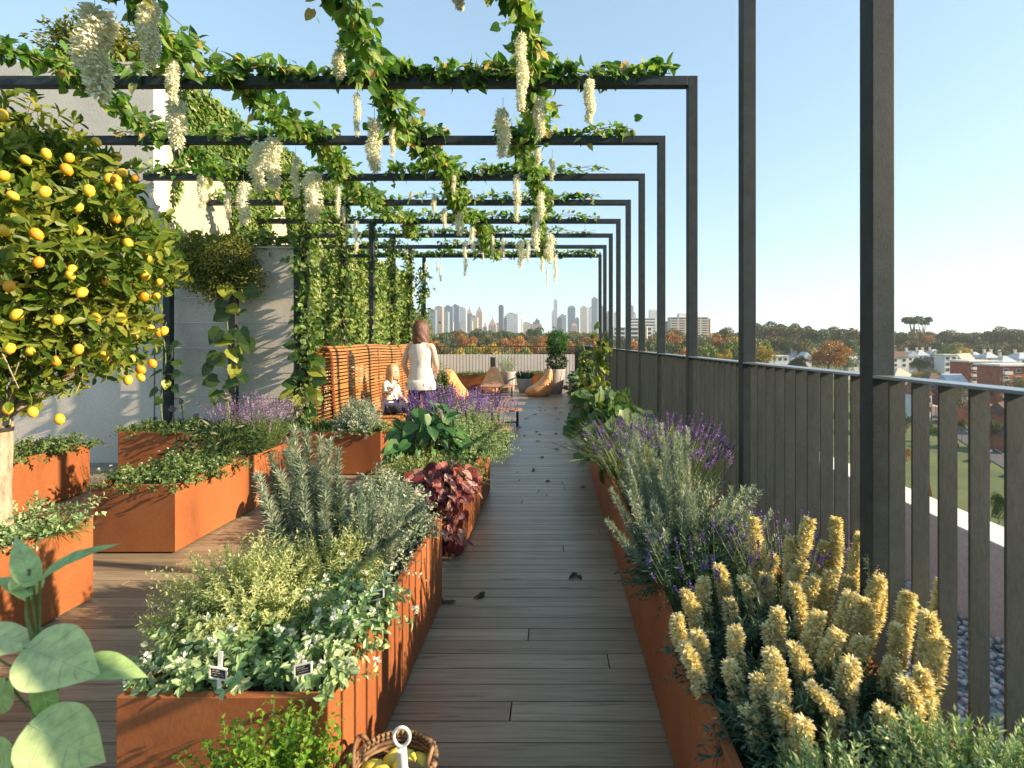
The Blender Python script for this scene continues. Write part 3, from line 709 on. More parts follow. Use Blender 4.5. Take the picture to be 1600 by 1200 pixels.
mb = MB(); mb.tube([(x0-.02,y0+.12,.30),(x0+.06,y0+.10,.275)],.009,8); part(mb,'side_handle','basket',t)

def marker(label, px, py0, py1, d, tilt, open_=False):
    b = P(px,py1,d); b[2] = .44; top = P(px+tilt,py0,d)
    t = T('plant_marker', label, 'plant marker', tuple(b), 'white plant markers')
    mb = MB(); w=.0058
    dv = nrm(top-b); mb.rings([[b+np.array([-w,-.002,0]),b+np.array([w,-.002,0]),b+np.array([w,.002,0]),b+np.array([-w,.002,0])],[top+np.array([-w,-.002,0]),top+np.array([w,-.002,0]),top+np.array([w,.002,0]),top+np.array([-w,.002,0])]],0,True,False)
    part(mb,'stake','white_tag',t)
    c_ = P(px+tilt*.55,(py0+py1)/2-(14 if open_ else 2),d)+np.array([0,-.006,0]); W_,H_ = (.026,.017)
    fr = MB(); e=.0035; sh = .25
    def quad(x0,x1,z0,z1,y0,y1):
        v=[(x0,y0,z0),(x1,y0,z0),(x1,y1,z0),(x0,y1,z0),(x0,y0,z1),(x1,y0,z1),(x1,y1,z1),(x0,y1,z1)]
        v=np.array(v); v[:,2]+=v[:,0]*(sh*(1 if open_ else -.6)); return v+c_
    fs=[[0,3,2,1],[4,5,6,7],[0,1,5,4],[1,2,6,5],[2,3,7,6],[3,0,4,7]]
    for q in ((-W_,W_,-H_,-H_+e),(-W_,W_,H_-e,H_),(-W_,-W_+e,-H_+e,H_-e),(W_-e,W_,-H_+e,H_-e)): fr.add(quad(*q,-.003,.003),fs)
    part(fr,'frame','white_tag',t)
    bd=MB(); bd.add(quad(-W_+e,W_-e,-H_+e,H_-e,-.0005,.002),fs); bo=part(bd,'board','blackboard',t)
    ck=MB()
    for ln_,(z0,a,b_) in enumerate(((.007,-.017,.004),(.001,-.017,.015),(-.006,-.012,.016))):
        xs=np.linspace(a,b_,22); pts=np.stack([xs,np.full(22,-.0016),z0+.0016*np.sin(xs*1900+ln_)+xs*(sh*(1 if open_ else -.6))],1)+c_
        ck.tube(pts,.00045,4)
    part(ck,'chalk_writing','white_tag',bo)
marker('white plant marker with a small blackboard, left one in the near planter', 341,1018,1086,1.548, 4)
marker('white plant marker with a framed sign, right one in the near planter', 474,1032,1084,1.552, 2, True)
marker('white plant marker at the right rim of the near planter below the rosemary', 588,930,955,1.95, 3, True)
# ================================================================== PLANTS
# pergola vines: garlands running the length of the deck, with hanging racemes
RAC = [(148,12,148,46),(233,2,100,28),(270,92,160,17),(277,155,230,26),(530,78,120,17),(558,144,212,11),(585,186,268,23),(613,190,246,9),(786,171,244,22),(815,52,172,19),(843,152,212,18),(921,124,189,17),(717,-20,12,18),(403,222,298,22),(425,215,292,26),(462,245,308,12),(489,270,345,26),(316,270,325,14),(356,300,343,10),(380,285,350,18),(528,285,342,9),(537,323,350,7),(556,345,397,9),(863,247,283,9),(840,232,257,10),(808,272,345,12),(845,300,343,13),(838,332,392,15),(709,274,304,7),(678,303,332,8),(694,326,354,9),(718,332,367,13),(738,355,392,10),(727,375,432,9),(770,367,404,6),(786,372,401,7),(814,375,418,12),(825,374,410,8),(859,364,412,16),(868,398,440,8),(847,400,425,7),(855,420,448,5),(665,410,426,5),(683,408,424,4),(688,415,440,5),(755,393,412,3),(676,353,369,4)]
def raceme_mesh(i, n):
    mb = MB(); t = R.random(n); t = np.sort(t)
    rad = .5*np.clip(t*7+.1,0,1)**.5*np.clip((1.02-t)*2.6,0,1)**.6*(1+.12*np.sin(t*14))
    az = R.random(n)*6.28
    p_ = np.stack([rad*.45*np.cos(az), rad*.45*np.sin(az), -t],1)
    D = nrm(np.stack([np.cos(az), np.sin(az), -.3+R.normal(size=n)*.5],1)); N = nrm(np.array([0,0,1.])+R.normal(size=(n,3))*.6)
    p_[:,:2] *= 1
    return p_, D, N
def raceme(parent, top, L, W, n):
    p_, D, N = raceme_mesh(0, n)
    q = p_*np.array([W*1.5,W*1.5,L])+top + np.stack([.12*W*np.sin(p_[:,2]*9+top[0]*30), .1*W*np.cos(p_[:,2]*7), np.zeros(n)],1)
    mb = MB(); q[:,:2] += D[:,:2]*0; sz_ = max(W*.36,.014); mb.leaves(q, D, N, sz_*(.5+.9*R.random(n)), sz_*.42, 'petal', 0, smooth=False)
    tl = np.linspace(0,1,8); mb.tube([top+np.array([.12*W*math.sin(-u*9+top[0]*30),.1*W*math.cos(-u*7),-u*L]) for u in tl],[.28*W*min(1,u*7+.1)**.5*min(1,(1.02-u)*2.6)**.6+.001 for u in tl],7,0,True,.5)
    mb.tube([top+np.array([0,0,.10]),top,top-np.array([0,0,L*.9])], [.0018,.0018,.0012], 4, 1)
    part(mb, 'flower_cluster', ['white_bloom','stem_green'], parent)
sag = lambda y: ZT+.03-.10*np.abs(np.sin((y-1.72)/SP*math.pi))
gar = []
for i, cx in enumerate(CX):
    t = T('wisteria_vine', ['right-hand wisteria vine strung along the pergola above the walkway','middle wisteria vine strung along the pergola, thickest of the four','third wisteria vine from the right along the pergola, meeting the cream wall view','leftmost wisteria vine along the pergola before the concrete wall'][i], 'vine', (cx,fy(2),ZT), 'white-flowering vines along the pergola')
    ys = np.arange(.9 if i != 3 else 2.2, [12.4,12.4,10.2,8.6][i], .15)
    xs = cx + .09*np.sin(ys*1.9+i*2)+.05*np.sin(ys*4.3+i) + (-.05*(ys-4) if i == 2 else 0)*.3
    pts = np.stack([xs, ys, sag(ys)],1)
    mb = MB(); Lg = ys[-1]-ys[0]
    along(mb, pts, int(Lg*[260,330,290,200][i]), [.13,.16,.15,.125][i], .080, .068)
    part(mb, 'foliage', ['vine','twig'], t); gar.append(t)
# foliage along the beams (pixel spans measured on each beam, turned into metres)
beams = {2:[(-20,1600)], 3:[(355,520,70),(520,700,110),(690,900,100),(880,1075,60),(150,350,25)], 4:[(180,300,25),(330,520,60),(620,700,40),(775,985,75)], 5:[(225,400,70),(400,560,60),(600,860,120),(870,960,8)],
         6:[(330,560,60),(560,840,50),(820,950,40)], 7:[(400,560,50),(560,940,150)], 8:[(450,560,30),(560,870,120),(870,930,8)], 9:[(560,640,30),(690,860,80)], 10:[(560,935,330)]}
beamvines = []
for k in range(2, 11):
    y0 = fy(k); t = T('beam_vine', 'leafy vine trailing over the beam of the %s pergola frame' % ORD[k-1], 'vine', (-1,y0,ZT), 'vines over the pergola beams')
    mb = MB()
    sp = beams[k] if k > 2 else [(-200,300,40),(420,900,50)]
    for s_ in sp:
        a, b = X(s_[0],y0), X(s_[1],y0); xs = np.arange(a, b, .12)
        if len(xs) < 2: continue
        pts = np.stack([xs, np.full(len(xs), y0+FW*.5-.02), ZT+.035+.03*np.sin(xs*6+k)],1)
        along(mb, pts, int(s_[2]*2.9), .10, .080, .064, flat=.85, stem=.003)
    part(mb, 'foliage', ['vine','twig'], t); beamvines.append(t)
for (px,y0,y1,w) in RAC:
    d = min(12.3, max(2.85, F*1.90/(535-y0))); top = P(px,y0,d); L = (y1-y0)*d/F; W = .76*w*d/F
    i = int(np.argmin([abs(top[0]-c_) for c_ in CX]))
    raceme(gar[i], top, L, W, int(np.clip(1200*(3.2/d)**1.1, 120, 1300)))
# ivy: wall, posts
t = T('ivy', 'yellow-green ivy hanging from the top of the cream wall', 'vine', (-4.95,8.5,4.9))
mb = MB()
n = 17000; yy = R.uniform(6.95, 12.5, n); q = R.random(n)
depth = .55+.45*np.sin(yy*3.1)+.25*np.sin(yy*7.7)+.3
zz = 4.98 - q**.8*np.maximum(.35,depth)*1.65
off = .03+.20*R.random(n)*(1-q)
p_ = np.stack([-4.985+off, yy, zz],1)
mb.leaves(p_, nrm(np.array([.35,-.1,-.8])+R.normal(size=(n,3))*.45), nrm(np.array([.9,-.1,.35])+R.normal(size=(n,3))*.4), .085,.06,'simple',0)
part(mb,'foliage','ivy',t)
mb = MB(); ball(mb,(X(150,7.2),7.25,Z(80,7.2)),(.64,.4,.36),7000,.060,.036,'simple',0,.2,.15,nb=2)
props(solo(mb,'roof_bush','bushy','dark olive bush growing on top of the tall concrete wall','bush',(X(150,7.2),7.25,4.9)))
t = T('ivy','dense ivy in upright columns covering the far half of the cream wall','vine',(-4.95,14,0))
mb = MB()
for q in range(26):
    y0 = 10.2+q*.31+R.normal()*.05; n = 520 if q % 3 else 25
    zt = 4.5 if y0 < 12.4 else 3.85
    z_ = R.uniform(1.0, zt, n)
    w_ = .115 if q % 3 else .06
    p_ = np.stack([-4.97+.12*R.random(n), y0+R.normal(size=n)*w_+.06*np.sin(z_*3+q), z_],1)
    mb.leaves(p_, nrm(np.array([.35,-.1,-.6])+R.normal(size=(n,3))*.5), nrm(np.array([.9,-.2,.35])+R.normal(size=(n,3))*.4), .12,.09,'simple',0)
    mb.tube([(-4.98,y0,.1),(-4.97,y0+.05,1.6),(-4.975,y0,zt)], .012, 5, 1)
part(mb,'foliage',['ivy','twig'],t)
def postivy(label, x, y, z0, z1, rad, n, L=.075, mat='ivy'):
    t = T('ivy', label, 'vine', (x,y,z0), 'ivy climbing the pergola posts'); mb = MB()
    along(mb, [(x,y,z0),(x+.03,y,z0+(z1-z0)*.3),(x-.02,y,z0+(z1-z0)*.7),(x,y,z1)], n, rad, L, L*.8, 'heart', hang=.5, stem=.006)
    part(mb,'foliage',[mat,'twig'],t)
postivy('thick ivy wrapped round the left post of the fifth pergola frame', -3.03, fy(5), .5, 3.5, .17, 950)
postivy('dense ivy round the left post of the sixth pergola frame', -3.05, fy(6), .6, 3.5, .17, 800)
postivy('ivy at the head of the left post of the seventh pergola frame', -3.05, fy(7)+.1, 1.5, 3.4, .12, 320)
postivy('ivy round the left post of the eighth pergola frame', -3.05, fy(8), 1.2, 3.45, .13, 420)
postivy('ivy round the left post of the ninth pergola frame', -3.05, fy(9), .8, 3.3, .2, 700)
postivy('ivy round the left post of the last pergola frame', -3.05, fy(10), .8, 3.2, .2, 600)
# bushes on the ledge of the lower wall
t = T('ledge_bush','dark small-leaved bush bulging over the top of the lower concrete wall, right lump','bush',(X(360,6.4),6.45,2.5))
mb = MB(); ball(mb,(X(352,6.4),6.42,Z(405,6.4)),(.36,.24,.30),3000,.036,.020,'simple',0,.35,.12,nb=4); ball(mb,(X(335,6.4),6.40,Z(448,6.4)),(.17,.15,.2),800,.036,.02,'simple',0,.3,.2,nb=5); ball(mb,(X(385,6.4),6.44,Z(435,6.4)),(.2,.15,.22),900,.036,.02,'simple',0,.3,.2,nb=6)
part(mb,'foliage','bushy',t)
t = T('ledge_bush','dark small-leaved bush over the lower concrete wall, left lump behind the lemons','bush',(X(285,6.4),6.45,2.5))
mb = MB(); ball(mb,(X(288,6.4),6.42,Z(400,6.4)),(.36,.24,.27),2600,.036,.020,'simple',0,.35,.15,nb=7); ball(mb,(X(305,6.4),6.40,Z(430,6.4)),(.2,.16,.2),900,.036,.02,'simple',0,.3,.2,nb=8)
part(mb,'foliage','bushy',t)
t = T('wall_vine','sparse vine trailing along the top of the lower concrete wall','vine',(-3.6,6.6,2.75)); mb = MB()
along(mb, [(-4.9,6.6,2.78),(-4.3,6.62,2.8),(-3.7,6.6,2.78),(-3.15,6.55,2.8)], 420, .12, .075,.055,'heart',hang=.5); part(mb,'foliage',['ivy','twig'],t)
# climbers on the trellis posts with large single leaves
def bigclimber(label, x, pts, name='trellis_climber'):
    t = T(name, label, 'vine', (x,6.4,.5)); mb = MB()
    zz = np.linspace(.5, max(p[1] for p in pts), 14)
    mb.tube(np.stack([x+.03*np.sin(zz*6), np.full(14,6.37), zz],1), .008, 6, 1)
    for (lx, lz, L, dx, dz, fc) in pts:
        b = np.array([lx, 6.34, lz]); a = np.array([x+.02*math.sin(lz*6),6.37,lz-.05])
        mb.tube([a,(a+b)/2+np.array([0,-.03,.03]),b],.0035,4,1)
        N = nrm(np.array([.65*fc,-.75,.35])+R.normal(size=3)*.2)
        mb.leaves([b],[nrm(np.array([dx,-.25,dz]))],[N],L,L*.95,'heart',0,rnd=.85 if fc > .5 else .25)  # leaves turned sunward get a sunlit yellow-green painted in, the rest a darker tone
    part(mb,'foliage',['climber','stem_green'],t)
def cl(px,py,L,dx,dz,fc): return (X(px,6.34),Z(py,6.34),L,dx,dz,fc)
bigclimber('large-leaved climber on the middle trellis post, sunward leaves coloured lighter yellow-green', -3.90,
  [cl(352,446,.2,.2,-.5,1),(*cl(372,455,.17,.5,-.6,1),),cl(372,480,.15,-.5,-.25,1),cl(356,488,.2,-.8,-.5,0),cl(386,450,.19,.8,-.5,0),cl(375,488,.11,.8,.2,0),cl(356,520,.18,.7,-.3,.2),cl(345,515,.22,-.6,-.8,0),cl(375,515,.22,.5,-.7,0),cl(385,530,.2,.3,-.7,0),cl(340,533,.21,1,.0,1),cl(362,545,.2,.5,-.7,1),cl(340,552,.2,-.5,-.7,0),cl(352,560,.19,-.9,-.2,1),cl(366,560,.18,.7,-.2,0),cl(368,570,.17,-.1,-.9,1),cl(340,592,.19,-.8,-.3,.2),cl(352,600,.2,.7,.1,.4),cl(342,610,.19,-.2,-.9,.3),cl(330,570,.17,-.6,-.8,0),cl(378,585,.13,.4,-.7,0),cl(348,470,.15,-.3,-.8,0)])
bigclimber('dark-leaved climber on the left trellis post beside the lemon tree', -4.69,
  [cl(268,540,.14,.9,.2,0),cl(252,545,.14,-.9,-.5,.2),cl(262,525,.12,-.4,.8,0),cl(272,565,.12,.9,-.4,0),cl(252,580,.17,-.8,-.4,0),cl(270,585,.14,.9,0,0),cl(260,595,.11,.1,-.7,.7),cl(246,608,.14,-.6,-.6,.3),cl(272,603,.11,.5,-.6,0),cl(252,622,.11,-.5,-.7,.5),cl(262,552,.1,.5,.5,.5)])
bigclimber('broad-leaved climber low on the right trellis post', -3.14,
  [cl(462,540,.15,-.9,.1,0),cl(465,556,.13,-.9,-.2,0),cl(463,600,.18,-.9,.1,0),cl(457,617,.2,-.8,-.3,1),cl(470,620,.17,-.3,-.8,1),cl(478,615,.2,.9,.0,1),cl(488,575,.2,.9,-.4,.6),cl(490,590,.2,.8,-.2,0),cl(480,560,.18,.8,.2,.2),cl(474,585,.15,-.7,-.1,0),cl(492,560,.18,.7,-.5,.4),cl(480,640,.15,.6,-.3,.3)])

# ---- lemon tree
LX, LY, LZc = -2.99, 2.86, 1.98
t = T('lemon_tree','bushy lemon tree hung with ripe fruit in the left planter','tree',(LX,LY,.44))
mb = MB(); mb.tube([(LX+.01,LY,.40),(LX-.005,LY,.5),(LX-.01,LY,.7),(LX+.005,LY,.95),(LX+.0,LY,1.08),(LX+.0,LY,1.14)],[.075,.062,.056,.054,.056,.05],18)
for a in range(5): pass
part(mb,'trunk','bark',t)
mb = MB()
tips = [(-.35,.1,1.9),(.28,-.1,1.75),(-.1,-.35,1.85),(.05,.35,1.9),(.45,.1,1.65),(-.5,-.1,1.6),(.1,-.1,2.3),(.35,-.4,1.9),(-.3,-.5,1.7)]
for a in tips:
    e_ = np.array([LX+a[0]*1.2,LY+a[1]*1.2,a[2]]); s0 = np.array([LX,LY,1.10]); m_ = (s0*.5+e_*.5)+np.array([a[0]*.12,a[1]*.12,-.05])
    mb.tube([s0+(m_-s0)*.05,s0+(m_-s0)*.4+np.array([0,0,-.02]),m_,e_],[.036,.026,.016,.006],8)
    for q in range(6):
        d_ = rdir(1,.3)[0]*.32; st = m_+(e_-m_)*R.random()
        mb.tube([st,st+d_*.5+np.array([0,0,.02]),st+d_],[.006,.004,.002],5)
part(mb,'branches','bark',t)
mb = MB(); mb.tube([(LX-.06,LY-.0,1.03),(LX,LY-.062,1.035),(LX+.065,LY,1.05)],.008,6); mb.lathe((LX,LY,1.02),[(.0585,0),(.060,.012),(.0585,.024)],20,cap=False); part(mb,'tie','strap',t)
mb = MB()
nb_ = 3300; d = rdir(nb_,.08); rr = (.50+.5*R.random(nb_)**.55)*(1+.10*np.sin(d[:,0]*7)+.09*np.sin(d[:,2]*9+1)+.07*np.cos(d[:,1]*8))
Bc = np.array([LX-.05,LY,LZc]) + d*rr[:,None]*np.array([.90,.86,.84])*.84
sprigs(mb, Bc, nrm(d+R.normal(size=(nb_,3))*.5+np.array([0,0,-.2])), .14, 5, .070,.036,'simple',.9,.25,jit=.35,stem=.0016,smat=1,face_up=.6)
part(mb,'foliage',['citrus','twig'],t)
LEM = [(20,306),(140,300),(122,324),(4,360),(57,366),(122,359),(245,384),(231,404),(112,421),(110,430),(167,438),(227,430),(250,442),(14,447),(128,457),(244,463),(225,464),(189,497),(26,492),(150,496),(235,514),(212,525),(248,520),(256,517),(163,556),(140,565),(109,576),(205,561),(238,568),(220,590),(200,594),(220,577),(15,544),(47,549),(88,564),(122,546),(108,247),(104,265),(72,240),(170,279),(182,280),(190,270),(184,291),(211,278),(139,298),(151,222),(184,246),(3,180),(5,275),(60,410),(90,500),(70,300),(180,340),(200,380),(40,250)]
C0 = np.array([0,0,1.5]); cc = np.array([LX-.05,LY,LZc]); Rd0 = np.array([.90,.86,.84])
for li_,(px,py) in enumerate(LEM):
    Rd = Rd0*R.uniform(.86,.99); ls_ = R.uniform(.8,1.08)
    dv = P(px,py,1.0)-C0; A = ((dv/Rd)**2).sum(); Bq = 2*((dv/Rd)*((C0-cc)/Rd)).sum(); Cq = (((C0-cc)/Rd)**2).sum()-1
    ds = Bq*Bq-4*A*Cq
    tt = (-Bq-math.sqrt(ds))/(2*A) if ds > 0 else -Bq/(2*A)
    c_ = C0+dv*tt; a = R.normal(size=3)*.35+np.array([0,0,-1]); D = nrm(a)
    mb = MB(); mb.tube([c_+D*q*ls_ for q in (-.029,-.026,-.019,0,.018,.025,.030)], np.array([.003,.010,.019,.0235,.019,.010,.003])*ls_, 12)
    mb.tube([c_-D*.033,c_-D*.06],.002,4,1)
    part(mb,'lemon',['lemon_orange' if li_%3==1 else 'lemon','stem_green'],t)
for q_ in range(24):
    a_ = R.uniform(2.2,5.0); e_ = R.uniform(-.7,.8); r_ = R.uniform(.84,.97)
    c_ = cc+np.array([math.cos(a_)*math.cos(e_),-abs(math.sin(a_))*math.cos(e_)*(1 if q_%3 else -1),math.sin(e_)])*Rd0*r_
    if 866+c_[0]*F/c_[1] > -12: continue
    D = nrm(R.normal(size=3)*.35+np.array([0,0,-1])); mb = MB(); mb.tube([c_+D*q for q in (-.029,-.026,-.019,0,.018,.025,.030)], [.003,.010,.019,.0235,.019,.010,.003], 12); mb.tube([c_-D*.033,c_-D*.06],.002,4,1)
    part(mb,'lemon',['lemon','stem_green'],t)
for (px,py) in ((12,639),(93,655),(51,644)):
    c_ = P(px,py,2.72); mb = MB(); D = np.array([.2,0,-1]); D = nrm(D)
    mb.tube([c_+D*q for q in (-.029,-.026,-.019,0,.018,.025,.030)], [.003,.010,.019,.0235,.019,.010,.003], 12)
    mb.tube([c_-D*.033,c_-D*.07+np.array([.01,0,.0]),c_-D*.13],.002,4,1)
    part(mb,'lemon',['lemon','stem_green'],t)

# ---- planter A
cover('white-flowered variegated herb filling the front of the near planter', -1.25,-.66,1.575,2.18,.44,.17,620,12,.030,.020,'varieg',over=.0,name='variegated_herb',tops=(90,'white_bloom',.011),ang=1.05,spillz=.2)
def bush(label, c, rad, n, L, W, mat, name, n2=1, tm='needle', m=14, z=.44, ang=.8, top=None):
    t = T(name, label, 'plant', (c[0],c[1],z)); mb = MB()
    d = rdir(n,.35); d[:,2] = np.abs(d[:,2]); sc = 1+.13*np.sin(d[:,0]*6+n)+.1*np.cos(d[:,1]*7)
    rad = np.asarray(rad)
    B = np.array([c[0],c[1],z])+d*rad*.45*(R.random((n,1))**.5); ln = np.linalg.norm(d*rad,axis=1)*sc*(.55+.15*R.random(n))
    sprigs(mb, B, nrm(d*rad), ln, m, L, W, tm, ang, .05, t0=.25, stem=.0012, rb=np.clip(.5+.3*np.sin(d[:,0]*9)*np.cos(d[:,1]*8)+R.normal(size=n)*.2,0,1))
    part(mb,'foliage',[mat,'stem_green'],t); return t
bush('feathery yellow-green bush at the left of the near planter', (-1.12,1.93), (.34,.26,.34), 760, .017,.0055,'lime','thyme_bush',m=30,ang=1.0)
bush('feathery yellow-green bush just behind the white-flowered herb', (-.93,2.22), (.24,.2,.26), 420, .016,.005,'lime','thyme_bush',m=28,ang=1.0)
# tall rosemary with individually placed stems
def spikes(label, tips, base, ry, matn, L, W, m, ang, name, cat='plant', wid=None, z=.44, prof=None, asparts=False, stem=.003, extra=0, group=None):
    t = T(name, label, cat, (base[0],base[1],z), group)
    mb = MB()
    for tp in tips:
        b = np.array([base[0]+(tp[0]-base[0])*.5+R.normal()*.02, base[1]+(tp[1]-base[1])*.5+R.normal()*ry, z])
        v = np.array(tp)-b; ln = np.linalg.norm(v)
        if asparts: mb = MB()
        sprigs(mb, [b], [v/ln], [ln], int(m*ln), L, W, 'needle', ang, 0, t0=.1, stem=stem, prof=prof, rj=.5)
        if asparts: part(mb, 'stem', [matn,'stem_green'], t)
    if not asparts: part(mb,'foliage',[matn,'stem_green'],t)
    return t
tap = lambda t_: 1.15-.55*t_
TIPS = [P(425,712,2.42),P(452,688,2.5),P(460,670,2.45),P(478,676,2.55),P(500,683,2.6),P(515,690,2.5),P(528,702,2.55),P(438,740,2.4),P(470,720,2.45),P(490,730,2.5),P(535,750,2.5),P(412,790,2.4),P(505,742,2.6),P(446,705,2.6),P(402,742,2.35)]
spikes('tall upright silver-green rosemary stems in the near planter', TIPS, (-1.06,2.5), .05, 'rosemary', .060,.0095, 1050, .9, 'rosemary', asparts=True, prof=tap, stem=.004)
TIPS = [P(R.uniform(545,640), R.uniform(750,860), R.uniform(2.25,2.7)) for _ in range(46)]+[P(R.uniform(440,560), R.uniform(800,880), R.uniform(2.25,2.5)) for _ in range(26)]
spikes('mass of shorter rosemary stems in the near planter, leaning to the walkway', TIPS, (-.90,2.5), .12, 'rosemary', .036,.0068, 720, .7, 'rosemary', prof=tap)
bush('rounded grey-green shrub at the back of the near planter', (-.92,2.86), (.28,.26,.36), 800, .02,.011,'rosemary','grey_shrub',tm='simple',m=16,ang=.9)
cover('small-leaved creeping herb spilling over the back right rim of the near planter', -.85,-.66,2.35,3.05,.45,.09,420,10,.014,.009,'rosemary',over=.09,name='creeping_herb')
# ---- planters C/B
def bigleafplant(label, c, rad, h, n, L, mat, name, tm='heart', z=.44, hang=.3, stems=True, outl=1.0, nbias=(.5,-.45,.7), wr=.8):
    t = T(name, label, 'plant', (c[0],c[1],z)); mb = MB()
    d = rdir(n,.25); d[:,2] = np.abs(d[:,2])
    e_ = np.array([c[0],c[1],z])+d*np.array([rad,rad,h])*(.6+.4*R.random((n,1)))
    D = nrm(d*np.array([1,1,.1])*outl+R.normal(size=(n,3))*.35+np.array([0,0,-hang])); N = nrm(np.array(nbias)+R.normal(size=(n,3))*.45)
    mb.leaves(e_, D, N, L*(.6+.7*R.random(n)), L*wr*(.6+.7*R.random(n)), tm, 0, np.clip(R.random(n),0,1), tm == 'round')
    if stems:
        b = np.array([c[0],c[1],z])+R.normal(size=(n,3))*np.array([.05,.05,0]); tt = np.linspace(0,1,5)[None,:,None]
        mid = b[:,None]*(1-tt)+e_[:,None]*tt; mid[:,:,2] += np.sin(tt[:,:,0]*math.pi)*.05
        mb.ribbons(mid, .0028, 1)
    part(mb,'foliage',[mat,'stem_green'],t); return t
bigleafplant('burgundy and pink leaved plant spilling over the planter corner onto the walkway', (-.80,3.80), .26,.22, 300, .085,'redleaf','coleus',hang=.55,z=.42)
t2 = T('coleus_runner','burgundy-leaved stems hanging down the planter face beside the walkway','plant',(-.72,3.72,.4)); mb = MB()
n=120; B = np.stack([R.uniform(-.98,-.62,n),R.uniform(3.64,3.75,n),.1+.38*R.random(n)],1)
mb.leaves(B, nrm(np.array([.1,-.4,-.8])+R.normal(size=(n,3))*.4), nrm(np.array([.4,-.7,.5])+R.normal(size=(n,3))*.4), .085,.07,'heart'); part(mb,'foliage','redleaf',t2)
cover('small-leaved dark green herb in the middle planter', *AX,3.80,4.34,.44,.17,520,10,.022,.014,'herb',name='small_herb',over=.08)
bush('fine pale-tipped bush behind the small-leaved herb in the middle planter', (-1.05,4.25), (.32,.3,.17), 420, .018,.007,'lime','pale_bush',m=16,tm='simple',ang=1)
bigleafplant('broad dark-green leaved bean plant in the middle planter', (-1.12,4.66), .36,.58, 130, .135,'bean','bean_plant',hang=.7)
for i,(px,py) in enumerate(((707,663),(727,650))):
    c_ = P(px,py,4.4); mb = MB(); mb.tube([c_+np.array([0,0,.05]),c_+np.array([.004,0,.02]),c_+np.array([.008,0,-.035])],[.002,.009,.002],7)
    solo(mb,'chili_pepper','lemon' if 0 else 'bench_rib',['red chili pod hanging on the bean plant, lower one','red chili pod on the bean plant, upper one'][i],'chili',tuple(c_))
bush('fine pale green bush overhanging the walkway edge of the middle planter', (-.78,4.95), (.38,.42,.46), 700, .024,.009,'varieg','pale_bush',m=18,tm='simple',ang=1)
lavender('purple salvia at the far end of the middle planter', (-.95,5.12), .48, .64, 140, 'purple','herb',.55,.13,fsz=.016,name='salvia',lh=.6,lw=.007)
lavender('purple salvia nearest the tables in the middle planter', (-.66,5.25), .34, .56, 80, 'purple','herb',.5,.12,fsz=.015,name='salvia',lh=.6,lw=.007)
lavender('purple salvia at the left side of the middle planter, before the standing woman', (-1.16,5.0), .34, .62, 90, 'purple','herb',.45,.13,fsz=.016,name='salvia',lh=.65,lw=.008)
# ---- planter E
cover('low leafy mint in the left middle planter', *EX,3.79,4.62,.44,.15,420,10,.030,.019,'herb',name='mint',over=.06,tops=(40,'white_bloom',.006))
t = bigleafplant('dark-leaved thistle plant with mauve heads in the left middle planter', (-3.05,4.85), .42,.36, 420, .075,'darkgreen','thistle','simple',wr=.4,hang=.1)
for i,(px,py,r_) in enumerate(((270,640,.03),(308,652,.035),(355,622,.04),(283,628,.024))):
    c_ = P(px,py,4.85); mb = MB()
    b = np.array([c_[0]+.02,c_[1]+.02,.45]); mb.tube([b,(b+c_)/2+np.array([.015,0,0]),c_],.006,6,1)
    mb.lathe((c_[0],c_[1],c_[2]-r_*.8),[(.004,0),(r_*.7,r_*.3),(r_*.8,r_*.7),(r_*.55,r_*1.1)],10,1)
    d_ = rdir(70,.7); mb.leaves(c_+d_*r_*.5, d_, rdir(70), r_*.8, r_*.25,'needle',0)
    part(mb,'flower_head',['mauve','stem_green'],t)
lavender('pink-mauve catmint at the far end of the left middle planter', (-2.93,5.2), .44, .52, 210, 'mauve','herb',.6,.16,fsz=.014,name='catmint',lh=.6,lw=.006)
# ---- back row, G, H
cover('light green creeping herb in the back row planter left of the trellis posts', -4.93,-3.96,6.0,6.56,.44,.13,300,9,.035,.022,'herb',over=.12)
cover('light green creeping herb in the back row planter behind the thistles', -3.956,-2.96,6.0,6.56,.44,.13,300,9,.035,.022,'herb')
cover('light green creeping herb round the silver mound before the bench', -2.956,-1.94,6.0,6.56,.44,.12,320,9,.032,.02,'herb',over=.14)
bush('rounded silver-grey santolina mound before the bench', (-2.30,6.2), (.29,.26,.42), 620, .026,.008,'silver','santolina',m=22,ang=.8)
cover('trailing green herb over the planter near the tall wall', -5.25,-4.63,3.9,5.34,.44,.15,260,9,.035,.022,'herb',over=.15)
cover('pale green creeping herb round the foot of the lemon tree', *EX,2.1,3.1,.44,.12,420,9,.026,.017,'varieg',over=.13,spillz=.3)
clump('tuft of fine green grass on the rim below the lemon tree', (-2.70,2.86), .1, .14, 260, 1, .10,.003,'herb','needle',.2,1.2,name='grass_tuft',lmin=.6,droop=.6,z=.47)
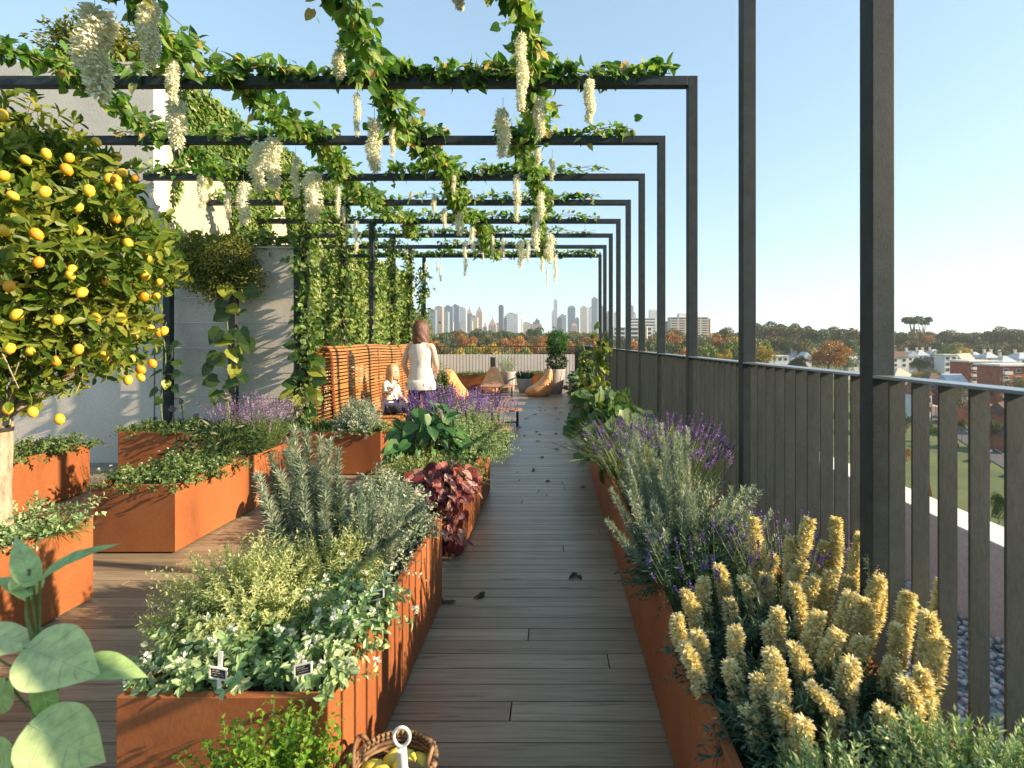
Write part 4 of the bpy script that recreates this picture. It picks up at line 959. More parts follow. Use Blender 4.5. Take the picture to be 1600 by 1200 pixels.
# ---- foreground pot with the bright shrub
t = T('pot','brown pot holding the bright green shrub before the near planter','pot',(-.70,1.28,0))
mb = MB(); mb.lathe((-.70,1.28,0),[(.09,0),(.13,.3),(.135,.34),(.12,.34),(.115,.31)],24,cap=False); part(mb,'shell','corten',t)
mb = MB(); mb.lathe((-.70,1.28,.305),[(.117,0),(.01,.01)],18); part(mb,'soil','soil',t)
t = T('box_shrub','bright green round-leaved shrub in front of the near planter','plant',(-.70,1.28,.3)); mb = MB()
n=150; a=R.random(n)*6.28; r=np.sqrt(R.random(n)); B=np.stack([-.70+.05*r*np.cos(a),1.28+.05*r*np.sin(a),np.full(n,.31)],1)
D=nrm(np.stack([.65*r*np.cos(a),.55*r*np.sin(a),np.ones(n)],1)+R.normal(size=(n,3))*.12)
sprigs(mb,B,D,.31*(.7+.3*R.random(n))*(1-.15*r),24,.021,.017,'simple',.95,0,t0=.2,stem=.0016,prof=lambda t_:1.1-.4*t_)
part(mb,'foliage',['brightleaf','stem_green'],t)
# ---- foreground big leaves
t = T('foreground_plant','pale soft-leaved plant at the lower left corner, close to the viewer','plant',(-.85,.86,.35)); d=.86
stem0 = P(95,1330,d)
def bl(x0,y0,x1,y1,w,N,droop=1,rb=.5,dd=0,d2=0):
    b = P(x0,y0,d+dd); e_ = P(x1,y1,d+dd+d2); v=e_-b; L=np.linalg.norm(v)*1.1
    v = nrm(v)+np.array([0,0,.22*droop]); N = nrm(np.array(N,float))
    mb = MB(); mb.leaves([b],[v],[N],L,w*d/F/.94,'big',0,rb,True); 
    vb = MB(); S_ = nrm(np.cross(nrm(v),N)); Nn_ = np.cross(S_,nrm(v)); vv = nrm(v); W_ = w*d/F/.94
    def sp_(u,s): wu=float(np.interp(u,_u,_w)); return b+vv*(u-.09*abs(s)*(1 if abs(u-.125)<.06 else 0))*L+S_*s*wu*W_+Nn_*((-.34*u*u+.10*abs(s)*wu)*L-.0004)
    for sg_ in (1,-1):
        off = -Nn_*.0006*sg_
        vb.tube([sp_(u,0)+off for u in np.linspace(.02,.96,10)],np.linspace(.0011,.0004,10),5)
        for k_ in range(5):
            u0=.08+.15*k_
            for s__ in (-1,1): vb.tube([sp_(u0+.16*q,s__*.86*q)+off for q in (0,.3,.65,1)],[.0006,.0005,.0004,.0002],4)
    part(vb,'veins','fore_vein',t)
    st = P((x0+62)/2, y0+40, d+dd+.02); mb.tube([b,st,P(62,max(y0+60,1060),d+.03)],.0022,6,1)
    o = part(mb,'leaf',['fore','stem_green'],t); s_=o.modifiers.new('sub','SUBSURF'); s_.levels=s_.render_levels=1
bl(38,1012,124,1066,92,(.35,-.9,.75),1,.8)
bl(-45,1000,44,1016,50,(.3,-.8,.9),1,.9)
bl(120,1040,208,1062,46,(.1,-.5,1),1.2,.3,.04)
bl(52,915,24,845,34,(.7,-.7,.1),0,.6)
bl(44,890,38,945,40,(.6,-.8,.3),0,.9)
bl(62,908,156,858,28,(0,-.5,1),1.3,.4)
bl(50,930,-8,905,24,(0,-.5,1),1,.4)
bl(60,1055,82,1146,30,(.7,-.7,.1),0,.1)
bl(45,1130,134,1200,92,(.5,-.9,.5),.6,.7,-.02)
bl(10,1060,-25,1130,50,(.3,-.9,.5),0,.3)
bl(20,1165,-40,1210,60,(.4,-.9,.5),0,.5)
bl(60,1160,30,1205,50,(.5,-.8,.3),0,.2,.05)
mb = MB(); mb.tube([P(120,1400,d+.05),P(85,1250,d+.05),P(55,1120,d+.03),P(62,1050,d+.02),P(42,960,d+.01),P(46,890,d)],[.006,.006,.005,.004,.003,.002],8); part(mb,'stem','stem_green',t)
t = T('pot','grey pot of the soft-leaved plant close to the viewer','pot',(-.82,.92,0)); mb=MB(); mb.lathe((-.82,.92,0),[(.1,0),(.15,.33),(.155,.36),(.14,.36),(.135,.33)],24,cap=False); part(mb,'shell','pot_grey',t)
mb=MB(); mb.lathe((-.82,.92,.33),[(.137,0),(.01,.01)],18); part(mb,'soil','soil',t)

# ---- right-hand row
def pale(label, c, n, h, rad, mat='lime'):
    bush(label, c, (rad,rad,h), n, .026,.006, mat,'pale_shrub',m=24,ang=.75,tm='needle')
bush('fine pale-tipped shrub at the lower right corner by the balustrade', (.86,1.10), (.25,.2,.27), 620, .017,.0052,'varieg','pale_shrub',m=34,ang=.75)
bush('fine pale-tipped shrub at the bottom edge, left of the corner one', (.58,1.06), (.2,.2,.22), 460, .017,.0052,'varieg','pale_shrub',m=32,ang=.75)
bush('dark fine-leaved undergrowth between the yellow spikes', (.72,1.36), (.34,.3,.20), 420, .03,.007,'bluegreen','undergrowth',m=20,ang=.8)
YT = [(1140,1040,1.5),(1255,1130,1.25),(1380,1110,1.25),(1165,1110,1.35),(1330,930,1.6),(1200,980,1.6),(1275,905,1.75),(1360,870,1.75),(1215,1100,1.3),(1010+60,1010,1.55),(1215,955,1.6),(1185,1060,1.4),(1268,1075,1.3),(1350,1000,1.45),(1325,905,1.8),(1290,850,1.95),(1210,810+60,1.95),(1140,940,1.75),(1400,980,1.5),(1178,812,2.0),(1265,812,1.9),(1305,812,1.95),(1345,838,1.85),(1235,842,1.9),(1475,912,1.47),(1420,928,1.55),(1122,885,1.9),(1160,905,1.8),(1240,915,1.7),(1300,895,1.75),(1350,940,1.6),(1450,960,1.42),(1205,1020,1.35),(1310,990,1.45),(1395,1035,1.4),(1440,1050,1.32),(1468,1000,1.38),(1100,905,1.85),(1280,960,1.55),(1330,1035,1.35),(1195,900,1.85),(1070,925,1.8),(1060,965,1.7),(1415,1065,1.3),(1375,905,1.7),(1255,880,1.85),(1150,985,1.55),(1090,990,1.6),(1240,1010,1.45)]
t = T('veronica','clump of thick creamy yellow flower spikes beside the balustrade at lower right','plant',(.72,1.5,.44),None)
for (px,py,d_) in YT:
    tp = P(px,py,d_); b = np.array([.70+(tp[0]-.70)*.78, min(tp[1]-.01,1.50+(tp[1]-1.5)*.93), .45]); v = tp-b; ln = np.linalg.norm(v)
    mb = MB(); hd = min(.42, ln*.85)
    sprigs(mb,[b],[v/ln],[ln-hd*.7],int(300*(ln)),.034,.0065,'needle',.75,0,mat=1,stem=.003,smat=1)
    bend = nrm(v/ln+np.array([R.normal()*.07,R.normal()*.07,.3]))
    rp = R.uniform(.018,.0245); nn_ = int(6200*hd); tq = R.random(nn_)**.8; az_ = R.random(nn_)*6.283
    pr_ = rp*np.clip((1.03-tq)*4.5,0,1)**.5*(.65+.35*np.clip(tq*3,0,1))*(1+.12*np.sin(tq*17+px))
    a_ = nrm(np.cross(bend,[.2,.3,.9])); b_ = np.cross(bend,a_); ra_ = np.cos(az_)[:,None]*a_+np.sin(az_)[:,None]*b_
    cv = np.array([R.normal()*.02,R.normal()*.01,0])
    cen_ = tp-bend*hd+bend*(tq*hd)[:,None]+cv*np.sin(tq*3.14)[:,None]
    mb.leaves(cen_+ra_*pr_[:,None]*.55, nrm(ra_+bend*.55+R.normal(size=(nn_,3))*.3), nrm(bend+R.normal(size=(nn_,3))*.4), .0165*(.6+.8*R.random(nn_)), .0065, 'petal', 0)
    tt_ = np.linspace(0,1,9); mb.tube([tp-bend*hd+bend*q*hd+cv*math.sin(q*3.14) for q in tt_],[rp*.62*min(1,(1.03-q)*4.5)**.5*(.5+.5*min(1,q*3)) for q in tt_],8,0,True,.2)
    part(mb,'flower_spike',['yelspike','bluegreen'],t)
bush('blue-green leafy base of the yellow-spiked plant', (.66,1.72), (.30,.30,.20), 380, .03,.007,'bluegreen','undergrowth',m=20,ang=.8)
SV = [(R.uniform(965,1085), R.uniform(662,760), R.uniform(2.6,3.1)) for _ in range(42)]+[(R.uniform(1060,1190), R.uniform(760,830), R.uniform(2.3,2.7)) for _ in range(26)]+[(950,815,2.25),(958,828,2.3),(985,770,2.4),(1000,790,2.3),(1020,785,2.4),(955,765,2.5),(1015,820,2.2),(1040,830,2.2),(980,720,2.6),(975,705,2.7),(1205,800,2.3),(1160,795,2.5),(1230,820,2.2)]
tips = [P(*q) for q in SV]
spikes('silvery upright rosemary spikes in the right-hand planter, reaching over the walkway', tips, (.62,2.6), .12, 'silver', .040,.0072, 900, .8, 'silver_rosemary', prof=tap)
bush('blue-green lower growth of the silver rosemary over the planter rim', (.60,2.35), (.30,.34,.28), 520, .026,.006,'bluegreen','undergrowth',m=20,ang=.7)
bush('dark green growth between the lavender and the silver spikes', (.72,2.9), (.30,.4,.34), 520, .026,.006,'rosemary','undergrowth',m=20,ang=.7)
lavender('large purple lavender against the dark balustrade', (.68,3.38), .52, .61, 420, 'purple','darkgreen',.75,.06,fsz=.0105,rx=.85,ry=1.0)
lavender('small sparse lavender behind the yellow spikes', (.92,2.1), .24, .40, 60, 'purple','darkgreen',.55,.05,fsz=.009)
lavender('thin lavender stalks among the blue-green growth in front of the silver spikes', (.60,2.0), .26, .34, 30, 'purple','darkgreen',.6,.045,fsz=.009)
clump('long fine grass tuft between lavender and squash', (.62,4.35), .42, .52, 700, 1, .34,.0045,'herb','needle',.15,.8,name='grass_tuft',droop=.35,lmin=.6)
for i,(cx,cy,h_) in enumerate(((.66,4.95,.30),(.72,5.7,.36),(.66,6.5,.38),(.72,7.4,.38))):
    bigleafplant('squash plant with broad ruffled leaves, %s from the lavender' % ORD[i], (cx,cy), .36,h_, 80,.21,'squash','squash_plant','round',hang=.05,outl=.8,nbias=(.35,-.3,.9),wr=.9)
for i,(cx,cy) in enumerate(((.7,8.4),(.7,9.6),(.7,10.9),(.7,12.2),(.7,13.5),(.7,14.7))):
    bigleafplant('low leafy greens in the far part of the right-hand row, %s clump' % ORD[i], (cx,cy), .36,.30, 130,.13,'squash','leafy_greens','heart',hang=.1,outl=.8,wr=.9,nbias=(.35,-.3,.9))
for i,(px,py,d_,n_) in enumerate(((938,525,8.6,46),(912,545,10.5,34),(925,560,9.4,30))):
    tp = P(px,py,d_); t = T('climbing_bean',['tallest bean vine with round yellow-green leaves by the far balustrade','thin bean vine at the far end of the right-hand row','shorter bean vine beside the tallest one'][i],'plant',(tp[0],tp[1],.44)); mb = MB()
    along(mb,[(tp[0]-.05,tp[1],.5),(tp[0]+.03,tp[1],.9),(tp[0],tp[1],tp[2])],n_*2,.17,.13,.11,'heart',hang=.1,stem=.006); part(mb,'foliage',['climber','stem_green'],t)
t = T('far_tree','dark evergreen tree at the far left corner beyond the ivy','tree',(X(655,17.2),17.2,0)); mb = MB()
ball(mb,(X(652,17.2),17.2,Z(515,17.2)),(.42,.4,.62),1600,.09,.05,'simple',0,.4,.12,nb=9); part(mb,'crown','bushy',t); mb=MB(); mb.tube([(X(652,17.2),17.2,0),(X(652,17.2),17.2,1.6)],.05,7); part(mb,'trunk','twig',t)
bush('small green shrub behind the standing woman', (X(692,9.6),9.6), (.2,.2,.75),160,.06,.02,'herb','shrub',tm='simple',z=.3)
mb = MB(); mb.lathe((X(692,9.6),9.6,0),[(.13,0),(.19,.34),(.17,.34),(.165,.30)],20,cap=False); mb.lathe((X(692,9.6),9.6,.29),[(.167,0),(.01,.01)],16)
solo(mb,'pot','pot_grey','grey pot of the small shrub behind the standing woman','pot',(X(692,9.6),9.6,0))
# ================================================================== PEOPLE
def skinned(J, E, sub=2):
    """J: name -> (x,y,z,r) or (x,y,z,rx,ry); first joint is the root"""
    names = list(J); me = bpy.data.meshes.new('tmp'); idx = {n:i for i,n in enumerate(names)}
    me.from_pydata([J[n][:3] for n in names], [(idx[a],idx[b]) for a,b in E], [])
    o = bpy.data.objects.new('tmp', me); COL.objects.link(o)
    sk = o.modifiers.new('s','SKIN'); sk.use_smooth_shade = True; sk.branch_smoothing = .3
    for i,n in enumerate(names):
        q = J[n]; me.skin_vertices[0].data[i].radius = (q[3], q[4] if len(q) > 4 else q[3])
    me.skin_vertices[0].data[0].use_root = True
    ss = o.modifiers.new('u','SUBSURF'); ss.levels = ss.render_levels = sub
    dg = bpy.context.evaluated_depsgraph_get(); dg.update()
    ev = o.evaluated_get(dg); m2 = bpy.data.meshes.new_from_object(ev)
    V = np.array([v.co[:] for v in m2.vertices]); Fq = [tuple(p.vertices) for p in m2.polygons]
    bpy.data.objects.remove(o); bpy.data.meshes.remove(me); bpy.data.meshes.remove(m2)
    return V, Fq
def addskin(mb, J, E, M4, sub=2, mat=0):
    V, Fq = skinned(J, E, sub)
    V = V @ M4[:3,:3].T + M4[:3,3]
    q = [f for f in Fq if len(f) == 4]; t3 = [f for f in Fq if len(f) == 3]
    mb.add(V, q, mat, .5, True)
    if t3: mb.Fc.append((np.array(t3)+mb.n-len(V), np.full(len(t3),mat), np.full(len(t3),.5), np.full(len(t3),True)))
def hand(mb, w, pdir, up, s=1.0, curl=.5, side=1):
    """palm + five tapering fingers; w wrist, pdir pointing direction, up back-of-hand normal"""
    pdir = nrm(pdir); up = nrm(np.asarray(up,float)-np.dot(up,pdir)*pdir); sd = np.cross(pdir, up)*side
    rg = []
    for t_, a, b in ((-.01,.022,.017),(.02,.034,.016),(.055,.041,.015),(.085,.038,.012),(.094,.03,.008)):
        th = np.linspace(0,2*math.pi,12,endpoint=False)
        rg.append([w+pdir*t_*s+sd*math.cos(q)*a*s+up*math.sin(q)*b*s for q in th])
    mb.rings(rg, 0, True, True, .5)
    for k,(o_,L) in enumerate(((-.030,.062),(-.010,.074),(.010,.079),(.029,.070))):
        b = w+pdir*.08*s+sd*o_*s; p_=[b]; d_=pdir.copy(); rr=[.0088*s]
        for j,fr in enumerate((.42,.32,.26)):
            a = curl*(.55+.15*k)*(1,1.1,.8)[j]; d_ = nrm(d_*math.cos(a)-up*math.sin(a)); p_.append(p_[-1]+d_*L*fr*s); rr.append((.0082,.0074,.005)[j]*s)
        mb.tube(p_, rr, 8, 0, True, .5)
    b = w+pdir*.022*s+sd*.028*s; d_ = nrm(pdir*.65+sd*.7-up*.25)
    mb.tube([b,b+d_*.034*s,b+d_*.034*s+nrm(pdir*.8+sd*.3-up*.4)*.030*s,b+d_*.034*s+nrm(pdir*.9+sd*.1-up*.5)*.052*s],[.012*s,.0105*s,.009*s,.006*s],8,0,True,.5)
def frame_(loc, rz, s=1.0):
    m_ = np.eye(4); c_,s_ = math.cos(rz), math.sin(rz)
    m_[:3,:3] = np.array([[c_,-s_,0],[s_,c_,0],[0,0,1]])*s; m_[:3,3] = loc; return m_
def headrings(mb, c, fwd, s=1.0):
    """head with brow, nose and chin: ellipsoid rings pushed along fwd"""
    fwd = nrm(fwd); sd = np.cross(fwd,[0,0,1]); th = np.linspace(0,2*math.pi,28,endpoint=False); rg=[]
    for z_,a,b,f in ((-.118,.020,.022,.045),(-.108,.042,.040,.038),(-.085,.058,.066,.020),(-.055,.066,.082,.008),(-.02,.071,.090,0),(.02,.075,.096,-.002),(.055,.073,.095,-.005),(.09,.060,.080,-.01),(.112,.038,.052,-.012),(.121,.012,.018,-.014)):
        ring=[]
        for q in th:
            r_=b*math.cos(q); nose = 0
            if math.cos(q) > .93: nose = {-.055:.010,-.02:.026,.02:.010,-.085:.006}.get(z_,0)*(math.cos(q)-.93)/.07
            eye = -.006 if (z_ == .02 and .75 < math.cos(q) < .96) else 0
            ring.append(c+(fwd*(r_+f+nose+eye)+sd*a*math.sin(q))*s+np.array([0,0,z_*s]))
        rg.append(ring)
    mb.rings(rg,0,True,True,.5)
    for k in (-1,1):
        e_ = c+(sd*.074*k+fwd*(-.008))*s+np.array([0,0,-.012*s]); mb.tube([e_+np.array([0,0,.026*s]),e_+sd*.008*k*s,e_+np.array([0,0,-.026*s])],[.006*s,.012*s,.006*s],8,0,True,.5)
def hairmesh(c, fwd, L, s, rx, ry, wav, seed=0, mat='hair_brown'):
    fwd = nrm(fwd); sd = np.cross(fwd,[0,0,1]); rg=[]; n=34
    lv = np.concatenate([[.128,.120,.100,.07,.03,-.02], np.linspace(-.06,-L,9)])
    for i,z_ in enumerate(lv):
        k = min(1, math.sqrt(max(0,1-(max(0,z_)/.132)**2))); ring=[]
        low = max(0,(-z_-.03)/(L)); 
        outw = (1+.10*math.sin(low*3)) ; half = math.radians(175 if z_ > .075 else 128-10*low)
        a_ = np.linspace(-half, half, n)
        for q in a_:      # outer arc, 0 = back of head
            w_ = 1+wav*math.sin(q*7+z_*55+seed)+wav*.6*math.sin(q*13-z_*80+seed)
            r1, r2 = rx*k*outw*w_, ry*k*outw*w_*(1-.18*low)
            ring.append(c+(-fwd*(r2*math.cos(q)+.004)+sd*r1*math.sin(q))*s+np.array([0,0,z_*s]))
        for q in a_[::-1]:
            r1, r2 = rx*k*.86, ry*k*.86*(1-.25*low)
            ring.append(c+(-fwd*(r2*math.cos(q)+.002)+sd*r1*math.sin(q))*s+np.array([0,0,(z_-.004)*s]))
        rg.append(ring)
    mb = MB(); mb.rings(rg,0,True,True,.5); return mb
def ellr(c, a, b, yaw=0, n=24):
    th = np.linspace(0,2*math.pi,n,endpoint=False); co,si = math.cos(yaw), math.sin(yaw)
    return [(c[0]+a*math.cos(q)*co-b*math.sin(q)*si, c[1]+a*math.cos(q)*si+b*math.sin(q)*co, c[2]) for q in th]

# --- standing woman (back to the viewer). local: x right, y away from the viewer
wl = np.array([-1.86,7.4,0.0]); t = T('person','woman with shoulder-length brown hair and sleeveless white top standing with her back turned','person',tuple(wl))
Jw = {'pel':(0,0,.97,.155,.115),'wst':(0,.0,1.12,.128,.10),'chest':(0,.0,1.32,.155,.11),'nk0':(0,0,1.455,.075,.07),'nk1':(0,.012,1.53,.052),'hd':(0,.02,1.58,.05),
 'lsh':(-.165,0,1.435,.052),'lel':(-.235,-.03,1.17,.040),'lwr':(-.205,.10,.945,.027),'rsh':(.165,0,1.435,.052),'rel':(.215,.02,1.16,.040),'rwr':(.13,.22,1.06,.027),
 'lhp':(-.095,0,.90,.10),'lkn':(-.11,.01,.50,.062),'lcf':(-.112,-.012,.36,.056),'lan':(-.115,0,.09,.036),'lto':(-.12,.15,.04,.032),
 'rhp':(.095,0,.90,.10),'rkn':(.12,.03,.50,.062),'rcf':(.125,.01,.36,.056),'ran':(.13,.02,.09,.036),'rto':(.15,.16,.04,.032)}
Ew = [('pel','wst'),('wst','chest'),('chest','nk0'),('nk0','nk1'),('nk1','hd'),('chest','lsh'),('lsh','lel'),('lel','lwr'),('chest','rsh'),('rsh','rel'),('rel','rwr'),
 ('pel','lhp'),('lhp','lkn'),('lkn','lcf'),('lcf','lan'),('lan','lto'),('pel','rhp'),('rhp','rkn'),('rkn','rcf'),('rcf','ran'),('ran','rto')]
Fw = frame_(wl, math.radians(-12), 1.02)
def tr(M4, p_): return M4[:3,:3] @ np.asarray(p_,float) + M4[:3,3]
mb = MB(); addskin(mb, Jw, Ew, Fw)
hc = tr(Fw,(.0,.03,1.645)); hf = Fw[:3,:3] @ np.array([.45,.85,-.12]); headrings(mb, hc, hf, 1.0)
hand(mb, tr(Fw,Jw['lwr'][:3]), Fw[:3,:3] @ np.array([.25,.55,-.75]), (-1,0,-.2), 1.0, .5, 1)
hand(mb, tr(Fw,Jw['rwr'][:3]), Fw[:3,:3] @ np.array([-.6,.5,.1]), (0,.5,1), 1.0, .5, 1)
part(mb,'body','skin',t)
part(hairmesh(hc, hf, .25, 1.06, .098, .122, .035), 'hair','hair_brown',t)
mb = MB(); yw = math.radians(-12)
def W(p_): return tr(Fw,p_)
sh = [(.93,.185,.142,0),(.99,.182,.14,0),(1.06,.168,.130,0),(1.13,.155,.122,0),(1.22,.165,.128,0),(1.32,.180,.132,0),(1.38,.168,.125,0),(1.43,.135,.105,0),(1.465,.105,.085,0),(1.47,.092,.075,0)]
mb.rings([ellr(W((0,0,z_)), a*(1+.012*math.sin(z_*60)), b, yw) for z_,a,b,_ in sh],0,False,True,.5)
part(mb,'tank_top','cloth_white',t)
mb = MB(); mb.rings([ellr(W((0,0,z_)), a,b, yw) for z_,a,b in ((.83,.212,.172),(.85,.216,.176),(.91,.212,.170),(.96,.192,.150),(.965,.175,.135))],0,False,True,.5); part(mb,'shirt_hem','cloth_white',t)
Jj = {'pel':(0,0,.93,.135,.11),'lhp':(-.09,0,.84,.098),'lkn':(-.11,.01,.50,.074),'lan':(-.115,0,.10,.052),'rhp':(.09,0,.84,.098),'rkn':(.12,.03,.50,.074),'ran':(.13,.02,.10,.052)}
mb = MB(); addskin(mb, Jj, [('pel','lhp'),('lhp','lkn'),('lkn','lan'),('pel','rhp'),('rhp','rkn'),('rkn','ran')], Fw); part(mb,'jeans','denim',t)
for k,(a,b) in enumerate((('lan','lto'),('ran','rto'))):
    mb = MB(); p0,p1 = np.array(Jw[a][:3]),np.array(Jw[b][:3])
    mb.tube([W(p0+[0,-.03,-.03]),W(p0+[0,0,-.035]),W((p0+p1)/2+[0,0,-.022]),W(p1+[0,.02,-.005]),W(p1+[0,.05,-.008])],[.035,.048,.046,.044,.02],12,0,True,.5,sy=.9); part(mb,'shoe','shoe',t)
# --- seated girl, facing +X
gl = np.array([-2.47,8.0,.0]); t = T('person','girl with long blonde hair and white top sitting on the slatted bench, one hand raised','person',(gl[0],gl[1],.43))
# local x forward, y left (away from viewer), z up
Jg = {'pel':(0,0,.545,.105,.12),'wst':(-.01,0,.66,.088,.105),'chest':(.0,0,.80,.095,.12),'nk0':(.01,0,.905,.052),'nk1':(.03,0,.955,.038),'hd':(.04,0,.99,.04),
 'rsh':(.0,-.13,.885,.040),'rel':(.05,-.19,.69,.031),'rwr':(.155,-.155,.835,.021),'lsh':(.0,.13,.885,.040),'lel':(.06,.18,.69,.031),'lwr':(.20,.13,.60,.021),
 'rhp':(.06,-.075,.53,.078),'rkn':(.38,-.09,.52,.052),'rcf':(.385,-.09,.38,.046),'ran':(.36,-.09,.14,.030),'rto':(.48,-.10,.075,.026),
 'lhp':(.06,.075,.53,.078),'lkn':(.38,.10,.52,.052),'lcf':(.40,.10,.38,.046),'lan':(.40,.10,.14,.030),'lto':(.52,.11,.075,.026)}
Eg = [('pel','wst'),('wst','chest'),('chest','nk0'),('nk0','nk1'),('nk1','hd'),('chest','lsh'),('lsh','lel'),('lel','lwr'),('chest','rsh'),('rsh','rel'),('rel','rwr'),
 ('pel','lhp'),('lhp','lkn'),('lkn','lcf'),('lcf','lan'),('lan','lto'),('pel','rhp'),('rhp','rkn'),('rkn','rcf'),('rcf','ran'),('ran','rto')]
Fg = frame_(gl, math.radians(-14))
mb = MB(); addskin(mb, Jg, Eg, Fg)
hc = tr(Fg,(.045,0,1.055)); hf = Fg[:3,:3] @ np.array([1,-.12,-.05]); headrings(mb, hc, hf, .92)
hand(mb, tr(Fg,Jg['rwr'][:3]), Fg[:3,:3] @ np.array([.35,.3,.8]), (-1,0,.3), .82, .8, -1)
hand(mb, tr(Fg,Jg['lwr'][:3]), Fg[:3,:3] @ np.array([.9,-.2,-.35]), (0,0,1), .82, .4, 1)
part(mb,'body','skin',t)
part(hairmesh(hc, hf, .28, .97, .088, .112, .02, 2), 'hair','hair_blonde',t)
for k in (-1,1):
    e_ = hc+np.cross(nrm(hf),[0,0,1])*.027*k+nrm(hf)*.083+np.array([0,0,.014]); mb=MB(); mb.tube([e_+np.cross(nrm(hf),[0,0,1])*q for q in (-.011,-.006,0,.006,.011)],[.001,.0045,.006,.0045,.001],8); part(mb,'eye','hair_brown',t)
mb=MB(); e_=hc+nrm(hf)*.085+np.array([0,0,-.062]); mb.tube([e_+np.cross(nrm(hf),[0,0,1])*q for q in (-.02,-.01,0,.01,.02)],[.001,.004,.005,.004,.001],6); part(mb,'mouth','redleaf',t)
mb = MB(); yw = math.radians(-14)
mb.rings([ellr(tr(Fg,(x_,0,z_)), a, b, yw) for z_,x_,a,b in ((.50,.0,.135,.155),(.54,.0,.132,.150),(.62,-.01,.115,.135),(.70,-.008,.112,.132),(.80,0,.118,.145),(.86,0,.108,.142),(.90,.004,.085,.115),(.925,.01,.062,.075))],0,False,True,.5)
for sn in (-1,1):
    sh_, el_ = np.array([0,sn*.13,.885]), np.array([.05,sn*.19,.69])
    mb.tube([tr(Fg,sh_+[0,-sn*.03,.005]),tr(Fg,sh_),tr(Fg,sh_+(el_-sh_)*.5),tr(Fg,sh_+(el_-sh_)*.72)],[.05,.052,.046,.05],12,0,False,.5)
part(mb,'top','cloth_white',t)
mb = MB(); addskin(mb, {'pel':(0,0,.53,.118,.128),'rhp':(.06,-.078,.525,.086),'rkn':(.385,-.09,.52,.062),'ran':(.365,-.09,.16,.045),'lhp':(.06,.078,.525,.086),'lkn':(.385,.10,.52,.062),'lan':(.40,.10,.16,.045)},
 [('pel','rhp'),('rhp','rkn'),('rkn','ran'),('pel','lhp'),('lhp','lkn'),('lkn','lan')], Fg); part(mb,'jeans','denim',t)
for a,b in (('ran','rto'),('lan','lto')):
    mb = MB(); p0,p1 = np.array(Jg[a][:3]),np.array(Jg[b][:3]); p0=p0.copy(); 
    mb.tube([tr(Fg,p0+[-.03,0,-.06]),tr(Fg,p0+[0,0,-.065]),tr(Fg,(p0+p1)/2+[0,0,-.04]),tr(Fg,p1+[.02,0,-.02]),tr(Fg,p1+[.045,0,-.025])],[.03,.042,.040,.036,.018],12,0,True,.5); part(mb,'shoe','shoe',t)

# ================================================================== CITY
def sst(a,b,x):
    t_ = np.clip((x-a)/(b-a),0,1); return t_*t_*(3-2*t_)
def gz(x, y):
    x = np.asarray(x,float); y = np.asarray(y,float)
    s_ = y + .15*np.maximum(0,-x)
    z_ = -25 + 20*sst(170,620,s_-.28*np.maximum(0,x-40)*sst(40,160,x)) + 11*sst(560,900,s_)
    return z_ + .5*np.sin(x*.021)*np.cos(y*.017)*sst(150,300,s_) 
mk('grass_field', [(.3,(.035,.062,.012)),(.5,(.07,.10,.02)),(.75,(.12,.135,.035))], .06, .95, fine=1.2, bs=.2)
mk('asphalt', [(.3,(.045,.05,.055)),(.7,(.07,.075,.08))], .3, .9, fine=6)
mk('brick', [(.3,(.24,.075,.04)),(.7,(.36,.13,.07))], .6, .9, fine=4)
mk('brick_dark', [(.3,(.14,.05,.035)),(.7,(.20,.08,.055))], .6, .9, fine=4)
mk('render_white', [(.3,(.60,.58,.54)),(.7,(.72,.70,.66))], .3, .85, fine=3)
mk('render_cream', [(.3,(.52,.44,.33)),(.7,(.64,.56,.43))], .3, .85, fine=3)
mk('render_grey', [(.3,(.16,.18,.19)),(.7,(.24,.26,.27))], .3, .85, fine=3)
mk('tin_roof', [(.3,(.34,.39,.43)),(.7,(.52,.56,.60))], .4, .5, stretch=(4,1,1), fine=3)
mk('tile_roof', [(.3,(.16,.055,.03)),(.7,(.28,.10,.055))], .5, .85, fine=4)
mk('tile_brown', [(.3,(.09,.055,.045)),(.7,(.15,.09,.07))], .5, .85, fine=4)
mk('dark_glass', [(.3,(.02,.028,.034)),(.7,(.06,.075,.085))], .5, .15)
mk('car_black', [(0,(.01,.01,.012)),(1,(.02,.02,.022))], 1, .25)
mk('car_yellow', [(0,(.6,.45,.08)),(1,(.7,.52,.1))], 1, .3)
mk('car_silver', [(0,(.4,.42,.44)),(1,(.5,.52,.54))], 1, .3, .4)
mk('tyre', [(0,(.01,.01,.01)),(1,(.015,.015,.015))], 1, .9)
mk('road_paint', [(0,(.6,.6,.56)),(1,(.7,.7,.66))], 1, .8)
mk('t_trunk', [(.3,(.10,.075,.05)),(.7,(.22,.17,.12))], 1, .9)
mk('t_pale_trunk', [(.3,(.35,.27,.19)),(.7,(.55,.45,.33))], 1, .9)
